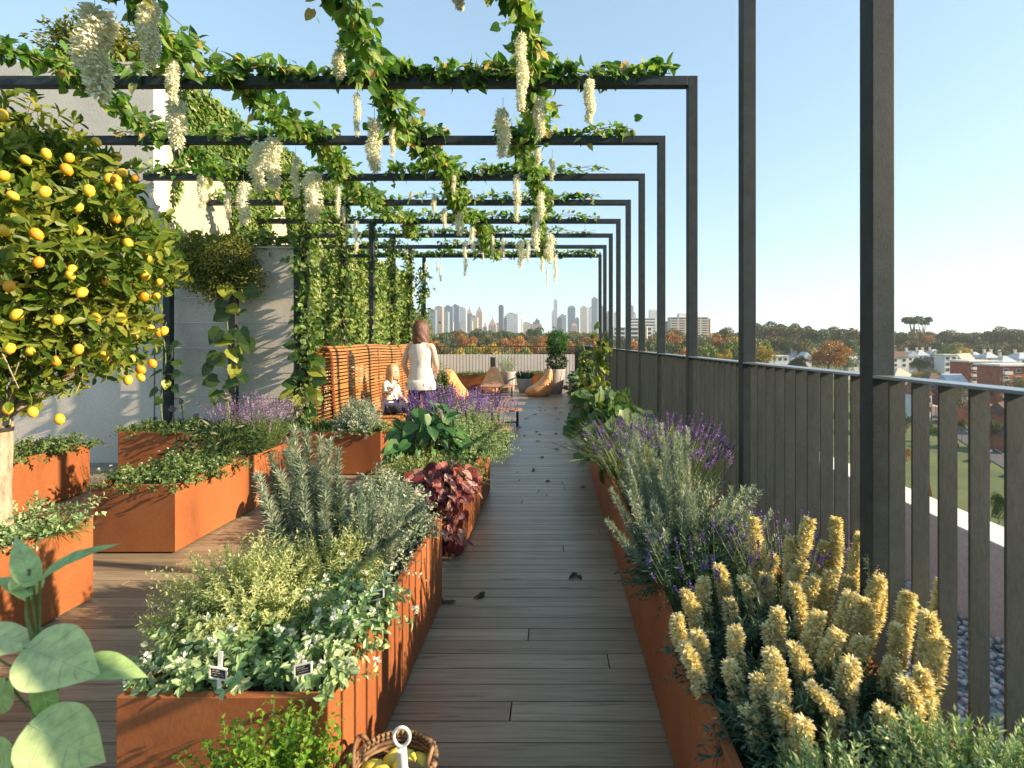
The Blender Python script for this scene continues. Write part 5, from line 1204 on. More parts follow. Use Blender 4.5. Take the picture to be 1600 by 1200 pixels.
def facade(name, wall, glass, fw=3.2, fh=3.4, vert=.55, hor=.6, rough=.6):
    m, nt, out = newmat(name)
    g = nt.nodes.new('ShaderNodeNewGeometry'); s_ = nt.nodes.new('ShaderNodeSeparateXYZ'); nt.links.new(g.outputs['Position'], s_.inputs[0])
    ad = nd(nt,'ShaderNodeMath',operation='ADD'); nt.links.new(s_.outputs[0],ad.inputs[0]); nt.links.new(s_.outputs[1],ad.inputs[1])
    def band(src, per, fr):
        a = nd(nt,'ShaderNodeMath',operation='DIVIDE'); a.inputs[1].default_value = per; nt.links.new(src,a.inputs[0])
        b = nd(nt,'ShaderNodeMath',operation='FRACT'); nt.links.new(a.outputs[0],b.inputs[0])
        c_ = nd(nt,'ShaderNodeMath',operation='LESS_THAN'); c_.inputs[1].default_value = fr; nt.links.new(b.outputs[0],c_.inputs[0]); return c_.outputs[0]
    mu = nd(nt,'ShaderNodeMath',operation='MULTIPLY'); nt.links.new(band(ad.outputs[0],fw,vert),mu.inputs[0]); nt.links.new(band(s_.outputs[2],fh,hor),mu.inputs[1])
    nz = noise(nt, geopos(nt), .04, 3)
    w_ = mix(nt, wall, ramp(nt,[(.3,(.85,.85,.85)),(.7,(1.1,1.1,1.1))],nz).outputs[0],1,'MULTIPLY')
    col = mix(nt, w_, glass, mu.outputs[0])
    p = nd(nt,'ShaderNodeBsdfPrincipled',Roughness=rough); nt.links.new(col,p.inputs['Base Color']); nt.links.new(p.outputs[0],out.inputs[0]); M[name]=m
facade('f_glass',(.20,.25,.29),(.06,.09,.12),6,7,.6,.7,.35)
facade('f_blue',(.13,.18,.24),(.05,.08,.13),5,7,.7,.7,.35)
facade('f_dark',(.10,.11,.13),(.04,.05,.06),7,8,.6,.6)
facade('f_cream',(.52,.46,.36),(.18,.17,.16),7,7,.5,.5)
facade('f_tan',(.40,.30,.22),(.13,.11,.10),8,7,.5,.55)
facade('f_pale',(.50,.52,.52),(.20,.23,.26),7,7,.5,.55)
facade('f_green',(.24,.33,.33),(.10,.15,.17),8,7,.6,.6)
# terrain: one sheet to the horizon
xs = np.concatenate([-np.geomspace(6000,30,30), np.linspace(-20,700,90), np.geomspace(730,7000,22)]); ysr = np.concatenate([[-300,-100,0], np.linspace(19.5,950,110), np.geomspace(1000,9000,24)])
gx, gy = np.meshgrid(xs, ysr); zz = gz(gx,gy); i = np.arange(gx.size).reshape(gx.shape)
mb = MB(); mb.add(np.stack([gx,gy,zz],-1).reshape(-1,3), np.stack([i[:-1,:-1].ravel(),i[:-1,1:].ravel(),i[1:,1:].ravel(),i[1:,:-1].ravel()],1),0,.5,True)
solo(mb,'ground','grass_field',kind='structure')
def strip(name, pts, w, mat, lift, kind='structure'):
    pts = np.array(pts,float); seg = np.linalg.norm(np.diff(pts,axis=0),axis=1); cs_ = np.concatenate([[0],np.cumsum(seg)]); s_ = np.linspace(0,cs_[-1],int(cs_[-1]/4)+2)
    q = np.stack([np.interp(s_,cs_,pts[:,0]),np.interp(s_,cs_,pts[:,1])],1); t_ = nrm(np.gradient(q,axis=0)); nn = np.stack([-t_[:,1],t_[:,0]],1)
    V=[]; m_=5
    for j in range(m_):
        o_ = q+nn*w*(j/(m_-1)-.5); V.append(np.stack([o_[:,0],o_[:,1],gz(o_[:,0],o_[:,1])+lift],1))
    V=np.stack(V,1); k=len(q); i=np.arange(k*m_).reshape(k,m_)
    mb=MB(); mb.add(V.reshape(-1,3), np.stack([i[:-1,:-1].ravel(),i[:-1,1:].ravel(),i[1:,1:].ravel(),i[1:,:-1].ravel()],1)); return solo(mb,name,mat,kind=kind)
road = [(30,-20),(62,45),(84,82),(98,108),(112,138),(132,176),(165,235),(200,300)]
strip('road', road, 9.5, 'asphalt', .12); strip('footpath', [(p_[0]+7,p_[1]-3.5) for p_ in road], 1.8, 'road_paint', .18)
strip('road_marking', road, .25, 'road_paint', .17)
strip('side_road', [(98,112),(140,108),(200,118),(260,140)], 7, 'asphalt', .14)

def block(name, label, cat, px0,px1,ytop,d, wall, depth=None, roof=None, windows=None, base=None, extra=None, group=None):
    x0,x1 = X(px0,d),X(px1,d); zt = Z(ytop,d); depth = depth or (x1-x0)
    zb = float(gz((x0+x1)/2,d))-1.5 if base is None else base
    t = T(name,label,cat,((x0+x1)/2,d,zb),group)
    mb = MB(); mb.bb(x0,x1,d,d+depth,zb,zt); part(mb,'walls',wall,t)
    return t,x0,x1,zt,zb,depth
# skyline towers (positions measured in the photo, placed 2.2-3 km away)
SK = [(668,680,484,'f_glass','pale glass tower at the left end of the skyline'),(679,691,479,'f_tan','broad brownish tower second from the left end of the skyline'),(692,700,487,'f_green','greenish mid-height tower near the left end of the skyline'),
(694,707,479,'f_blue','dark blue flat-topped tower near the left end of the skyline'),(707,717,477,'f_blue','dark stepped tower with a small raised block on its roof'),(717,728,481,'f_pale','pale tower just right of the stepped dark one'),(728,737,478,'f_blue','dark rounded-top tower left of the spired tower'),
(744,753,475,'f_tan','slender tower with a pointed spire in the left skyline group'),(755,760,499,'f_dark','low dark tower right of the spired tower'),(779,786,476,'f_dark','lone narrow dark tower with a rounded top'),(787,792,497,'f_blue','small block right of the lone dark tower'),
(763,775,496,'f_tan','squat tan block between the spired and the lone dark tower'),(791,809,490,'f_pale','wide pale apartment tower with a window grid'),(735,746,496,'f_cream','low cream block in front of the left skyline group'),(707,719,499,'f_cream','low cream block under the dark stepped tower'),
(682,694,507,'f_cream','lowest cream block near the left end of the skyline'),(768,790,506,'f_cream','long low cream building under the lone dark tower'),(817,829,504,'f_cream','low cream warehouse block in the gap of the skyline'),(829,846,506,'f_tan','low tan block with a small plant room in the gap of the skyline'),(836,843,500,'f_dark','small dark block in the gap of the skyline'),
(862,867,487,'f_pale','thin pale slab at the left of the right skyline group'),(865,871,469,'f_pale','tallest thin pale tower at the left of the right skyline group'),(875,885,492,'f_green','stepped greenish tower in the right skyline group'),(887,899,477,'f_blue','dark blue tower with a gabled crown'),
(899,905,495,'f_blue','short blue slab right of the gabled tower'),(907,918,480,'f_cream','cream tower with a dark cap'),(920,930,481,'f_pale','pale ribbed tower left of the tallest one'),(925,934,466,'f_glass','tallest glass tower of the right skyline group'),(870,878,497,'f_dark','low dark slab in the right skyline group'),(893,902,505,'f_tan','low tan block under the gabled tower'),
(936,944,478,'f_glass','glass tower glimpsed between the two farthest pergola posts'),(948,954,489,'f_blue','blue tower glimpsed between the farther posts'),(960,968,488,'f_pale','pale tower glimpsed between posts left of the white hospital-like block'),(984,990,478,'f_glass','tower glimpsed above the long white building'),(990,994,490,'f_pale','lower tower glimpsed above the long white building'),(1015,1027,481,'f_pale','pale tower with a pyramid top behind the long white building')]
for i,(a,b,yt,mt,lab) in enumerate(SK):
    d = 2100+((i*37)%9)*90
    if 'spire' in lab: yt += 12
    elif 'gable' in lab or 'pyramid' in lab: yt += 4
    elif 'round' in lab: yt += 2.5
    nm = 'office_tower' if yt < 495 else 'office_block'
    t,x0,x1,zt,zb,dp = block(nm,lab,'building',a,b,yt,d,mt,depth=35)
    mb = MB(); w_ = x1-x0; xm = (x0+x1)/2
    if 'spire' in lab:
        mb.rings([[(xm-w_/2,d,zt),(xm+w_/2,d,zt),(xm+w_/2,d+35,zt),(xm-w_/2,d+35,zt)],[(xm-w_*.25,d+9,zt+16),(xm+w_*.25,d+9,zt+16),(xm+w_*.25,d+26,zt+16),(xm-w_*.25,d+26,zt+16)],[(xm-.3,d+17,zt+32),(xm+.3,d+17,zt+32),(xm+.3,d+18,zt+32),(xm-.3,d+18,zt+32)]],0,True,False)
        mb.tube([(xm,d+17.5,zt+25),(xm,d+17.5,zt+50)],[1.2,.5],6); part(mb,'spire','f_tan',t)
    elif 'gable' in lab or 'pyramid' in lab or 'round' in lab:
        h_ = 7 if 'round' in lab else 12; rt_ = .28 if 'round' in lab else .12; mb.rings([[(x0,d,zt),(x1,d,zt),(x1,d+35,zt),(x0,d+35,zt)],[(x0+w_*.08,d+4,zt+h_*.5),(x1-w_*.08,d+4,zt+h_*.5),(x1-w_*.08,d+31,zt+h_*.5),(x0+w_*.08,d+31,zt+h_*.5)],[(xm-w_*rt_,d+12,zt+h_),(xm+w_*rt_,d+12,zt+h_),(xm+w_*rt_,d+22,zt+h_),(xm-w_*rt_,d+22,zt+h_)]],0,True,False); part(mb,'crown',mt,t)
    else:
        r_ = random.random(); mb.bb(x0+w_*(.15+.2*r_),x1-w_*(.45-.2*r_),d+8,d+26,zt+.01,zt+3+7*random.random()); part(mb,'plant_room','f_dark',t)
        if i%3 == 0 and yt < 490: mb = MB(); mb.tube([(xm,d+15,zt),(xm,d+15,zt+22)],.5,5); part(mb,'mast','steel',t)
# mid-distance blocks right of the skyline
def storeys(t,x0,x1,d,zt,zb,n0,h,nf,wmat='dark_glass',fr=.5,cols=1,prd=.15,maxp=60):
    k=0
    for f in range(nf):
        z1 = zt-.9-f*h; z0_ = z1-h*fr
        if z0_ < zb: break
        for c_ in range(cols):
            if k >= maxp: return
            a = x0+(x1-x0)*(c_+.12)/cols; b = x0+(x1-x0)*(c_+.88)/cols
            mb = MB(); mb.bb(a,b,d-prd,d+.05,z0_,z1); part(mb,'window',wmat,t); k+=1
t,x0,x1,zt,zb,dp = block('apartment_building','white banded apartment block between the third and fourth nearest posts','building',1048,1107,496,760,'render_cream',depth=22); storeys(t,x0,x1,760,zt,zb,0,3.4,11,cols=5,fr=.45)
mb=MB(); mb.bb(X(1062,760),X(1092,760),763,778,zt,zt+6); part(mb,'plant_room','render_white',t); mb=MB(); mb.bb(x0-.5,x1+.5,759.4,782.5,zt+.01,zt+.6); part(mb,'roof_edge','render_white',t)
t,x0,x1,zt,zb,dp = block('hospital_building','long low white building with strip windows behind the middle posts','building',983,1026,497,900,'render_white',depth=30); storeys(t,x0,x1,900,zt,zb,0,5,5,cols=2,fr=.4)
t,x0,x1,zt,zb,dp = block('office_building','low building with a dark glass band below the long white one','building',958,1020,511,640,'render_white',depth=20); storeys(t,x0,x1,640,zt,zb,0,5,3,cols=3,fr=.6)
t,x0,x1,zt,zb,dp = block('office_building','small brick-topped block at the right of the banded apartments','building',1094,1110,498,790,'brick',depth=12); storeys(t,x0,x1,790,zt,zb,0,4,5,cols=1,fr=.4)
t,x0,x1,zt,zb,dp = block('office_building','small glassy block left of the banded apartments','building',1040,1049,502,820,'render_grey',depth=12); storeys(t,x0,x1,820,zt,zb,0,5,4,cols=1,fr=.6)
for i,(px,y0) in enumerate(((708,504),(738,502),(816,499),(1010,512))):
    d=1500 if i<3 else 600; c_=P(px,y0,d); mb=MB(); zb=float(gz(c_[0],d)); mb.tube([(c_[0],d,zb-1),(c_[0],d,c_[2])],[2.2,1.8] if i<3 else [1.3,1.3],10); mb.lathe((c_[0],d,c_[2]),[(2.0 if i<3 else 1.5,0),(2.0 if i<3 else 1.5,1)],10)
    solo(mb,'chimney_stack','render_cream',['cream chimney stack left of the cream skyline blocks','cream chimney stack under the spired tower','brown chimney stack in the gap of the skyline','pale square stack beside the middle posts'][i],'chimney',(c_[0],d,zb))

# houses
def house(label, px0,px1,yt,d, wall='render_white', roof='tin_roof', style='hip', depth=None, wall_frac=.66, nf=2, cols=3, chim=1, name='house', ver=False):
    x0,x1 = X(px0,d),X(px1,d); zt=Z(yt,d); zb=float(gz((x0+x1)/2,d))-.5; zb=max(zb, zt-10.5) if nf<3 else max(zb,zt-16); depth=depth or max(8,min(16,(x1-x0)))
    zg=float(gz((x0+x1)/2,d))-.6
    H=zt-zb; ze = zt-(H*(1-wall_frac) if style!='flat' else 0)
    t=T(name,label,'house',((x0+x1)/2,d,zg)); mb=MB(); mb.bb(x0,x1,d,d+depth,zg,ze); part(mb,'walls',wall,t)
    o_=.5; mb=MB(); xm=(x0+x1)/2; ym=d+depth/2
    if style=='flat': mb.bb(x0-.4,x1+.4,d-.4,d+depth+.4,ze+.01,ze+.5)
    else:
        base=[(x0-o_,d-o_,ze+.01),(x1+o_,d-o_,ze+.01),(x1+o_,d+depth+o_,ze+.01),(x0-o_,d+depth+o_,ze+.01)]
        if style=='hip': k=min(x1-x0,depth)*.42; top=[(x0+k,d+k,zt),(x1-k,d+k,zt),(x1-k,d+depth-k,zt),(x0+k,d+depth-k,zt)]
        elif style=='gable': top=[(xm-.05,d-o_,zt),(xm+.05,d-o_,zt),(xm+.05,d+depth+o_,zt),(xm-.05,d+depth+o_,zt)]
        else: top=[(x0-o_,ym-.05,zt),(x1+o_,ym-.05,zt),(x1+o_,ym+.05,zt),(x0-o_,ym+.05,zt)]
        mb.rings([base,top],0,True,False)
    ro=part(mb,'roof',roof,t)
    for c_ in range(chim):
        cx_=x0+(x1-x0)*(.25+.5*c_); mb=MB(); mb.bb(cx_-.6,cx_+.6,ym-.6,ym+.6,ze,zt+1.6); mb.bb(cx_-.75,cx_+.75,ym-.75,ym+.75,zt+1.601,zt+1.9); part(mb,'chimney','render_cream' if wall!='brick' else 'brick_dark',ro)
    hh=3.1; 
    for f in range(nf):
        zc_=ze-1.7-f*hh
        if zc_<zg+1: break
        for c_ in range(cols):
            cx_=x0+(x1-x0)*(c_+.5)/cols; w_=min(1.6,(x1-x0)/cols*.6)
            mb=MB(); mb.bb(cx_-w_/2-.12,cx_+w_/2+.12,d-.10,d+.02,zc_-.85,zc_+.85); fo=part(mb,'window','render_white' if wall!='render_white' else 'render_grey',t)
            mb=MB(); mb.bb(cx_-w_/2,cx_+w_/2,d-.14,d-.101,zc_-.72,zc_+.72); part(mb,'pane','dark_glass',fo)
    if ver:
        zc_=ze-2.9; mb=MB(); mb.rings([[(x0,d-2.2,zc_-.35),(x1,d-2.2,zc_-.35),(x1,d-.01,zc_),(x0,d-.01,zc_)],[(x0,d-2.2,zc_-.25),(x1,d-2.2,zc_-.25),(x1,d-.01,zc_+.1),(x0,d-.01,zc_+.1)]],0,True,False)
        for c_ in range(4): cx_=x0+.1+(x1-x0-.2)*c_/3; mb.bb(cx_-.08,cx_+.08,d-2.15,d-2.0,zg,zc_-.36)
        part(mb,'verandah',roof,t)
    return t
H=[('white two-storey terrace house with a brown roof just right of the nearest post',1392,1420,549,330,'render_white','tile_brown','side',2,2,1,False),
('white two-storey house with a peaked roof second from the nearest post',1418,1436,548,345,'render_white','tin_roof','gable',2,2,1,False),
('white house with a pale tin roof and two chimneys below the umbrella-shaped trees',1434,1452,547,370,'render_white','tin_roof','hip',1,2,2,False),
('dark grey gabled timber house left of the white modern block',1451,1475,558,300,'render_grey','tile_brown','gable',2,2,0,True),
('modern white three-storey house with wide dark windows',1476,1496,555,290,'render_white','render_white','flat',3,2,0,False),
('white tin-roofed house behind the modern white block',1455,1478,546,390,'render_white','tin_roof','hip',1,2,1,False),
('cream terrace house with a cream chimney beside the yellow tree',1503,1522,552,330,'render_cream','render_cream','side',2,2,1,False),
('first pale tin-roofed cottage above the brick flats',1520,1540,550,350,'render_cream','tin_roof','hip',1,2,1,False),
('second pale tin-roofed cottage above the brick flats',1541,1562,550,345,'render_white','tin_roof','hip',1,2,2,False),
('third pale tin-roofed cottage above the brick flats, near the right edge',1566,1590,556,310,'render_white','tin_roof','hip',1,2,1,False),
('fourth pale tin-roofed cottage at the right edge',1592,1625,551,330,'render_white','tin_roof','hip',1,2,1,False),
('long white flat-roofed building below the right-hand trees',1556,1610,548,420,'render_white','render_white','flat',1,6,0,False),
('small white gabled cottage above the balustrade left of the nearest post',1236,1254,548,370,'render_white','tin_roof','gable',1,1,1,False),
('pale peaked-roof cottage right of the small gabled one',1254,1268,550,350,'render_white','tin_roof','gable',1,1,0,False),
('terracotta-gabled cottage above the balustrade left of the orange tree',1240,1262,562,270,'render_cream','tile_roof','gable',1,2,0,False),
('long pale low roofed house above the balustrade near the second post',1198,1232,557,330,'render_white','render_white','flat',1,4,0,False),
('white house half hidden right of the orange tree',1325,1342,557,330,'render_white','tin_roof','side',1,2,0,False),
('pale bungalow under the rail just right of the nearest post',1398,1428,576,250,'render_cream','render_cream','hip',1,3,0,False),
('brown-roofed house just under the rail, right of the bungalow',1450,1488,584,222,'brick_dark','tile_brown','hip',1,3,0,False),
('long grey tin-roofed shed just under the rail before the brick flats',1484,1512,585,215,'render_white','tin_roof','side',1,3,0,False),
('red-roofed house seen through the first gap right of the nearest post',1396,1416,600,190,'brick','tile_roof','hip',1,2,0,False),
('house with a red gable and white verandah seen through the second gap',1434,1456,600,180,'render_white','tile_roof','gable',2,2,0,True),
('brown brick house seen low through the first gap',1392,1412,638,150,'brick_dark','tile_brown','hip',1,2,0,False),
('white garage at the end of the street seen through the third gap',1480,1496,640,185,'render_white','render_white','flat',1,1,0,False),
('red brick house with a hipped terracotta roof seen through the fourth gap',1524,1560,624,170,'brick','tile_roof','hip',1,3,0,False),
('blue-grey roofed house behind the hipped brick one',1534,1558,612,215,'render_white','tin_roof','hip',1,2,0,False),
('brown-tiled brick house at the right edge with a white awning',1584,1640,632,150,'brick','tile_brown','side',1,3,0,True),
('lower red brick house at the right edge beside the street',1588,1640,668,125,'brick','tile_brown','hip',1,3,0,False)]
for lab,a,b,yt,d,wl_,rf,st,nf,co,ch,ve in H: house(lab,a,b,yt,d,wl_,rf,st,None,.64,nf,co,ch,'house' ,ve)
# brick flats with white balconies
def flats(label,px0,px1,yt,d,nf,cols,bal):
    x0,x1=X(px0,d),X(px1,d); zt=Z(yt,d); zg=float(gz((x0+x1)/2,d))-.6; dp=11
    t=T('apartment_building',label,'building',((x0+x1)/2,d,zg)); mb=MB(); mb.bb(x0,x1,d,d+dp,zg,zt); part(mb,'walls','brick',t)
    mb=MB(); mb.bb(x0-.9,x1+.9,d-1.2,d+dp+.8,zt+.01,zt+.75); part(mb,'roof','render_white',t)
    for f in range(nf):
        for c_ in range(cols):
            cx_=x0+(x1-x0)*(c_+.5)/cols; zc_=zt-1.7-f*3.0
            mb=MB(); mb.bb(cx_-.95,cx_+.95,d-.1,d+.02,zc_-.8,zc_+.8); fo=part(mb,'window','render_white',t)
            mb=MB(); mb.bb(cx_-.8,cx_+.8,d-.14,d-.101,zc_-.66,zc_+.66); part(mb,'pane','dark_glass',fo)
            if c_ in bal: mb=MB(); mb.bb(cx_-1.5,cx_+1.5,d-1.5,d-.15,zc_-1.5,zc_-.35); part(mb,'balcony','render_white',t)
flats('red brick flats with white balconies and flat white roof, nearer right wing',1562,1640,572,205,4,4,(0,))
flats('red brick flats with white balconies and flat white roof, left wing',1514,1560,566,228,4,3,(0,2))
# cars
def car(label, x, y, rz, mat):
    z = float(gz(x,y))+.14; t=T('parked_car',label,'car',(x,y,z),'cars on the street below'); c_,s_=math.cos(rz),math.sin(rz)
    def W_(p_): return (x+p_[0]*c_-p_[1]*s_, y+p_[0]*s_+p_[1]*c_, z+p_[2])
    def sect(xx,w_,z0,z1,ch=.12): return [W_(q) for q in ((xx,-w_,z0),(xx,w_,z0),(xx,w_,z1-ch),(xx,w_-ch,z1),(xx,-w_+ch,z1),(xx,-w_,z1-ch))]
    mb=MB(); mb.rings([sect(-2.15,.7,.35,.75),sect(-2.0,.84,.25,.88),sect(-1.2,.88,.22,.95),(sect(.8,.88,.22,.95)),sect(1.7,.85,.25,.82),sect(2.1,.72,.35,.68)],0,True,False); part(mb,'body',mat,t)
    mb=MB(); mb.rings([sect(-1.75,.72,.9,.94,.02),sect(-1.15,.68,.9,1.40),sect(.25,.68,.9,1.42),sect(1.0,.74,.9,.96,.02)],0,True,False); part(mb,'cabin','dark_glass',t)
    for a in (-1.35,1.3):
        for b in (-.86,.86):
            mb=MB(); mb.tube([W_((a,b-.1,.31)),W_((a,b+.1,.31))],.31,14,smooth=False); part(mb,'wheel','tyre',t)
    for b in (-.6,.6): mb=MB(); mb.box(W_((-2.13,b,.66)),(.1,.3,.14),0,rz); part(mb,'tail_light','redleaf',t)
def gp(px,py): d=F*26.5/(py-535); return X(px,d),d
x_,y_=gp(1489,697); car('black car driving away on the street, seen through the third gap',x_,y_,1.1,'car_black')
x_,y_=gp(1538,696); car('yellow car parked under the dark tree',x_,y_,1.9,'car_yellow')
x_,y_=gp(1533,707); car('small silver car between the yellow and black cars',x_,y_,1.9,'car_silver')
x_,y_=gp(1536,722); car('black car facing the viewer on the street',x_,y_,1.15,'car_black')
x_,y_=gp(1597,746); car('silver car at the right edge of the street',x_,y_,1.1,'car_silver')
# trees
def treemesh(h, r, n, leaf, seed, umb=False, trunk=.35):
    rs=np.random.default_rng(seed); V=[]; mbc=MB()
    nl=9; ct=np.stack([rs.normal(size=nl)*.42*r, rs.normal(size=nl)*.42*r, h*(.55+.28*rs.random(nl)) if not umb else h*(.85+.08*rs.random(nl))],1)
    lr=r*(.42+.25*rs.random(nl)); k=rs.integers(0,nl,n); d=nrm(rs.normal(size=(n,3))); d[:,2]=np.where(d[:,2]<-.3,-d[:,2],d[:,2])
    q=ct[k]+d*lr[k][:,None]*(.75+.3*rs.random((n,1)))*np.array([1,1,.75 if not umb else .3])
    lum=np.clip(.45+(k/nl-.5)*.3+rs.normal(size=n)*.22,0,1)
    mbc.leaves(q, nrm(d+rs.normal(size=(n,3))*.8), nrm(d+rs.normal(size=(n,3))*.5), (leaf)*(.7+.6*rs.random(n)), leaf*.8, 'simple',0,lum)
    mbt=MB(); mbt.tube([(0,0,-2),(0,0,h*.3),(.1*r,0,h*.6)],np.array([.035*h,.025*h,.012*h])*(2.2 if umb else 1),7)
    for a in range(4): mbt.tube([(0,0,h*(.3+.05*a)),(ct[a][0]*.6,ct[a][1]*.6,ct[a][2]*.8),tuple(ct[a])],np.array([.014*h,.009*h,.004*h])*(3.2 if umb else 1),5)
    return mbc,mbt
TMESH={}
def tree(label, x, y, h, r, mat, big=False, umb=False, trunkm='t_trunk', group='trees beyond the terrace', name='tree', seed=None, zb=None):
    v=seed if seed is not None else random.randrange(3)
    key=(mat,v,big,umb,trunkm)
    if key not in TMESH:
        c_,k_=treemesh(10,4.2,(5200 if big else 2200),(.30 if big else .50),hash((v,big,umb))%9999+v,umb)
        TMESH[key]=(c_.mesh('crown',mat),k_.mesh('trunk',trunkm))
    z=float(gz(x,y)) if zb is None else zb
    t=T(name,label,'tree',(x,y,z),group); t.rotation_euler=(0,0,random.random()*6.28); t.scale=(r/4.2,r/4.2,h/10)
    for nm,me in zip(('crown','trunk'),TMESH[key]):
        o=bpy.data.objects.new(nm,me); COL.objects.link(o); o.parent=t
    return t
def treepx(label, px, ytop, d, rpx, mat, ybase=None, **kw):
    x=X(px,d); zg=float(gz(x,d)); zt=Z(ytop,d); r=rpx*d/F; h=max(5,zt-zg)
    return tree(label,x,d,h,r,mat,**kw)
# belt of trees beyond the far railing (left of the posts)
LT=[(675,530,300,16,'t_orange'),(695,540,240,18,'t_olive'),(712,545,215,16,'t_yellow'),(690,520,430,14,'t_green'),(710,516,470,15,'t_olive'),(728,522,400,14,'t_orange'),(733,544,225,15,'t_lime'),(748,536,280,17,'t_yellow'),(748,513,500,15,'t_green'),(765,524,380,13,'t_olive'),(770,538,260,16,'t_yellow'),(785,530,320,13,'t_orange'),(790,516,480,13,'t_green'),(800,541,240,14,'t_olive'),(806,526,360,13,'t_orange'),(820,521,410,14,'t_olive'),(817,543,230,13,'t_lime'),(836,511,520,13,'t_green'),(835,534,290,14,'t_orange'),(850,524,380,12,'t_orange'),(858,540,250,13,'t_olive'),(878,520,430,14,'t_green'),(890,531,300,15,'t_orange'),(905,519,440,13,'t_olive'),(915,532,290,14,'t_olive'),(930,523,380,14,'t_orange'),(925,543,230,13,'t_green'),(945,517,460,12,'t_olive'),(955,532,300,12,'t_lime')]
cname={'t_orange':'orange autumn','t_yellow':'yellow autumn','t_green':'dark green','t_olive':'olive brown','t_lime':'light green'}
def belt(L, where):
    cnt={}
    for q in sorted(L,key=lambda q:q[0]):
        i=cnt.get(q[4],0); cnt[q[4]]=i+1
        treepx('%s %s tree from the left %s' % (ordn(i),cname[q[4]],where),q[0],q[1],q[2],q[3],q[4])
belt(LT,'in the belt seen over the far railing')
MT=[(975,527,330,13,'t_olive'),(990,533,280,12,'t_orange'),(1012,530,300,12,'t_green'),(1026,524,350,12,'t_olive'),(1045,520,380,14,'t_orange'),(1058,514,430,14,'t_olive'),(1056,534,270,14,'t_green'),(1075,528,300,13,'t_olive'),(1070,545,220,12,'t_orange')]
belt(MT,'among those seen between the middle posts')
RT=[(1112,538,250,14,'t_lime'),(1122,522,350,13,'t_orange'),(1130,512,460,14,'t_olive'),(1128,546,225,14,'t_yellow'),(1140,530,290,14,'t_lime'),(1150,524,330,12,'t_yellow'),(1152,540,240,14,'t_green'),(1165,516,420,14,'t_green'),(1190,540,240,12,'t_yellow'),(1195,530,290,12,'t_lime')]
belt(RT,'between the second and third nearest posts')
FT=[(1185,505,520,14,'t_green'),(1200,508,500,15,'t_olive'),(1215,502,540,16,'t_green'),(1233,508,480,15,'t_olive'),(1248,505,520,14,'t_green'),(1262,512,470,14,'t_olive'),(1280,516,460,14,'t_green'),(1300,511,500,15,'t_olive'),(1322,512,480,14,'t_green'),(1334,516,460,12,'t_olive'),(1210,524,400,13,'t_olive'),(1232,528,380,13,'t_green'),(1255,530,370,12,'t_olive'),(1325,530,390,13,'t_green')]
belt(FT,'on the wooded rise between the nearest two posts')
ST=[(1402,517,480,13,'t_green'),(1420,520,470,13,'t_olive'),(1440,514,490,15,'t_olive'),(1452,523,450,12,'t_orange'),(1475,516,500,16,'t_green'),(1495,519,480,15,'t_olive'),(1515,521,470,14,'t_green'),(1532,517,500,15,'t_olive'),(1553,515,480,15,'t_green'),(1574,510,470,18,'t_olive'),(1592,514,460,16,'t_green'),(1612,516,460,16,'t_olive'),(1460,532,420,13,'t_green'),(1500,534,410,14,'t_olive'),(1540,535,400,14,'t_green'),(1580,534,400,14,'t_olive'),(1425,532,410,12,'t_olive')]
belt(ST,'in the tree line right of the nearest post')
treepx('large orange autumn tree above the rail between the nearest two posts',1292,533,250,28,'t_orange',big=True,seed=1)
treepx('small green tree left of the large orange one',1247,556,260,11,'t_green',big=True,seed=0)
treepx('light green tree right of the large orange one',1322,553,270,12,'t_lime',big=True,seed=2)
treepx('yellow tree before the tree line, right of the modern white block',1500,543,340,13,'t_yellow',big=True,seed=0)
treepx('olive and yellow tree left of the yellow one in front of the tree line',1484,537,360,14,'t_lime',big=True,seed=1)
treepx('round dark green tree between the white houses',1436,559,300,10,'t_green',big=True,seed=2)
treepx('dark green tree behind the cottages at the right',1570,549,390,12,'t_green',big=True,seed=0)
treepx('tall umbrella-crowned pine above the tree line, left one',1427,496,520,13,'t_green',umb=True,seed=1,name='pine_tree')
treepx('tall umbrella-crowned pine above the tree line, right one',1443,497,530,9,'t_green',umb=True,seed=2,name='pine_tree')
treepx('golden shrubby tree just below the rail right of the nearest post',1435,580,235,10,'t_yellow',big=True,seed=2)
treepx('clipped lime hedge tree before the grey timber house',1466,578,262,14,'t_lime',big=True,seed=1)
NT=[(1405,640,120,14,'t_green','dark green street tree seen through the first gap'),(1403,690,92,12,'t_orange','orange-leaved shrubby tree at the lawn edge in the first gap'),(1450,655,125,12,'t_green','green tree beside the street in the second gap'),(1488,600,150,20,'t_olive','speckled tree over the street end in the third gap'),(1503,655,140,8,'t_olive','small round tree on the street corner in the third gap'),
(1545,655,132,16,'t_green','broad dark green tree over the parked cars in the fourth gap'),(1535,600,210,14,'t_olive','olive tree behind the hipped brick house'),(1600,590,190,20,'t_olive','olive tree below the brick flats at the right edge'),(1596,748,72,18,'t_green','dark bushy tree beyond the parapet at the right edge'),(1560,770,68,10,'t_green','low dark bushy tree beyond the parapet left of the edge one'),(1446,750,62,7,'t_orange','small orange shrub beyond the parapet in the second gap')]
for px,yt,d,r,mt,lab in NT: treepx(lab,px,yt,d,r,mt,big=True)
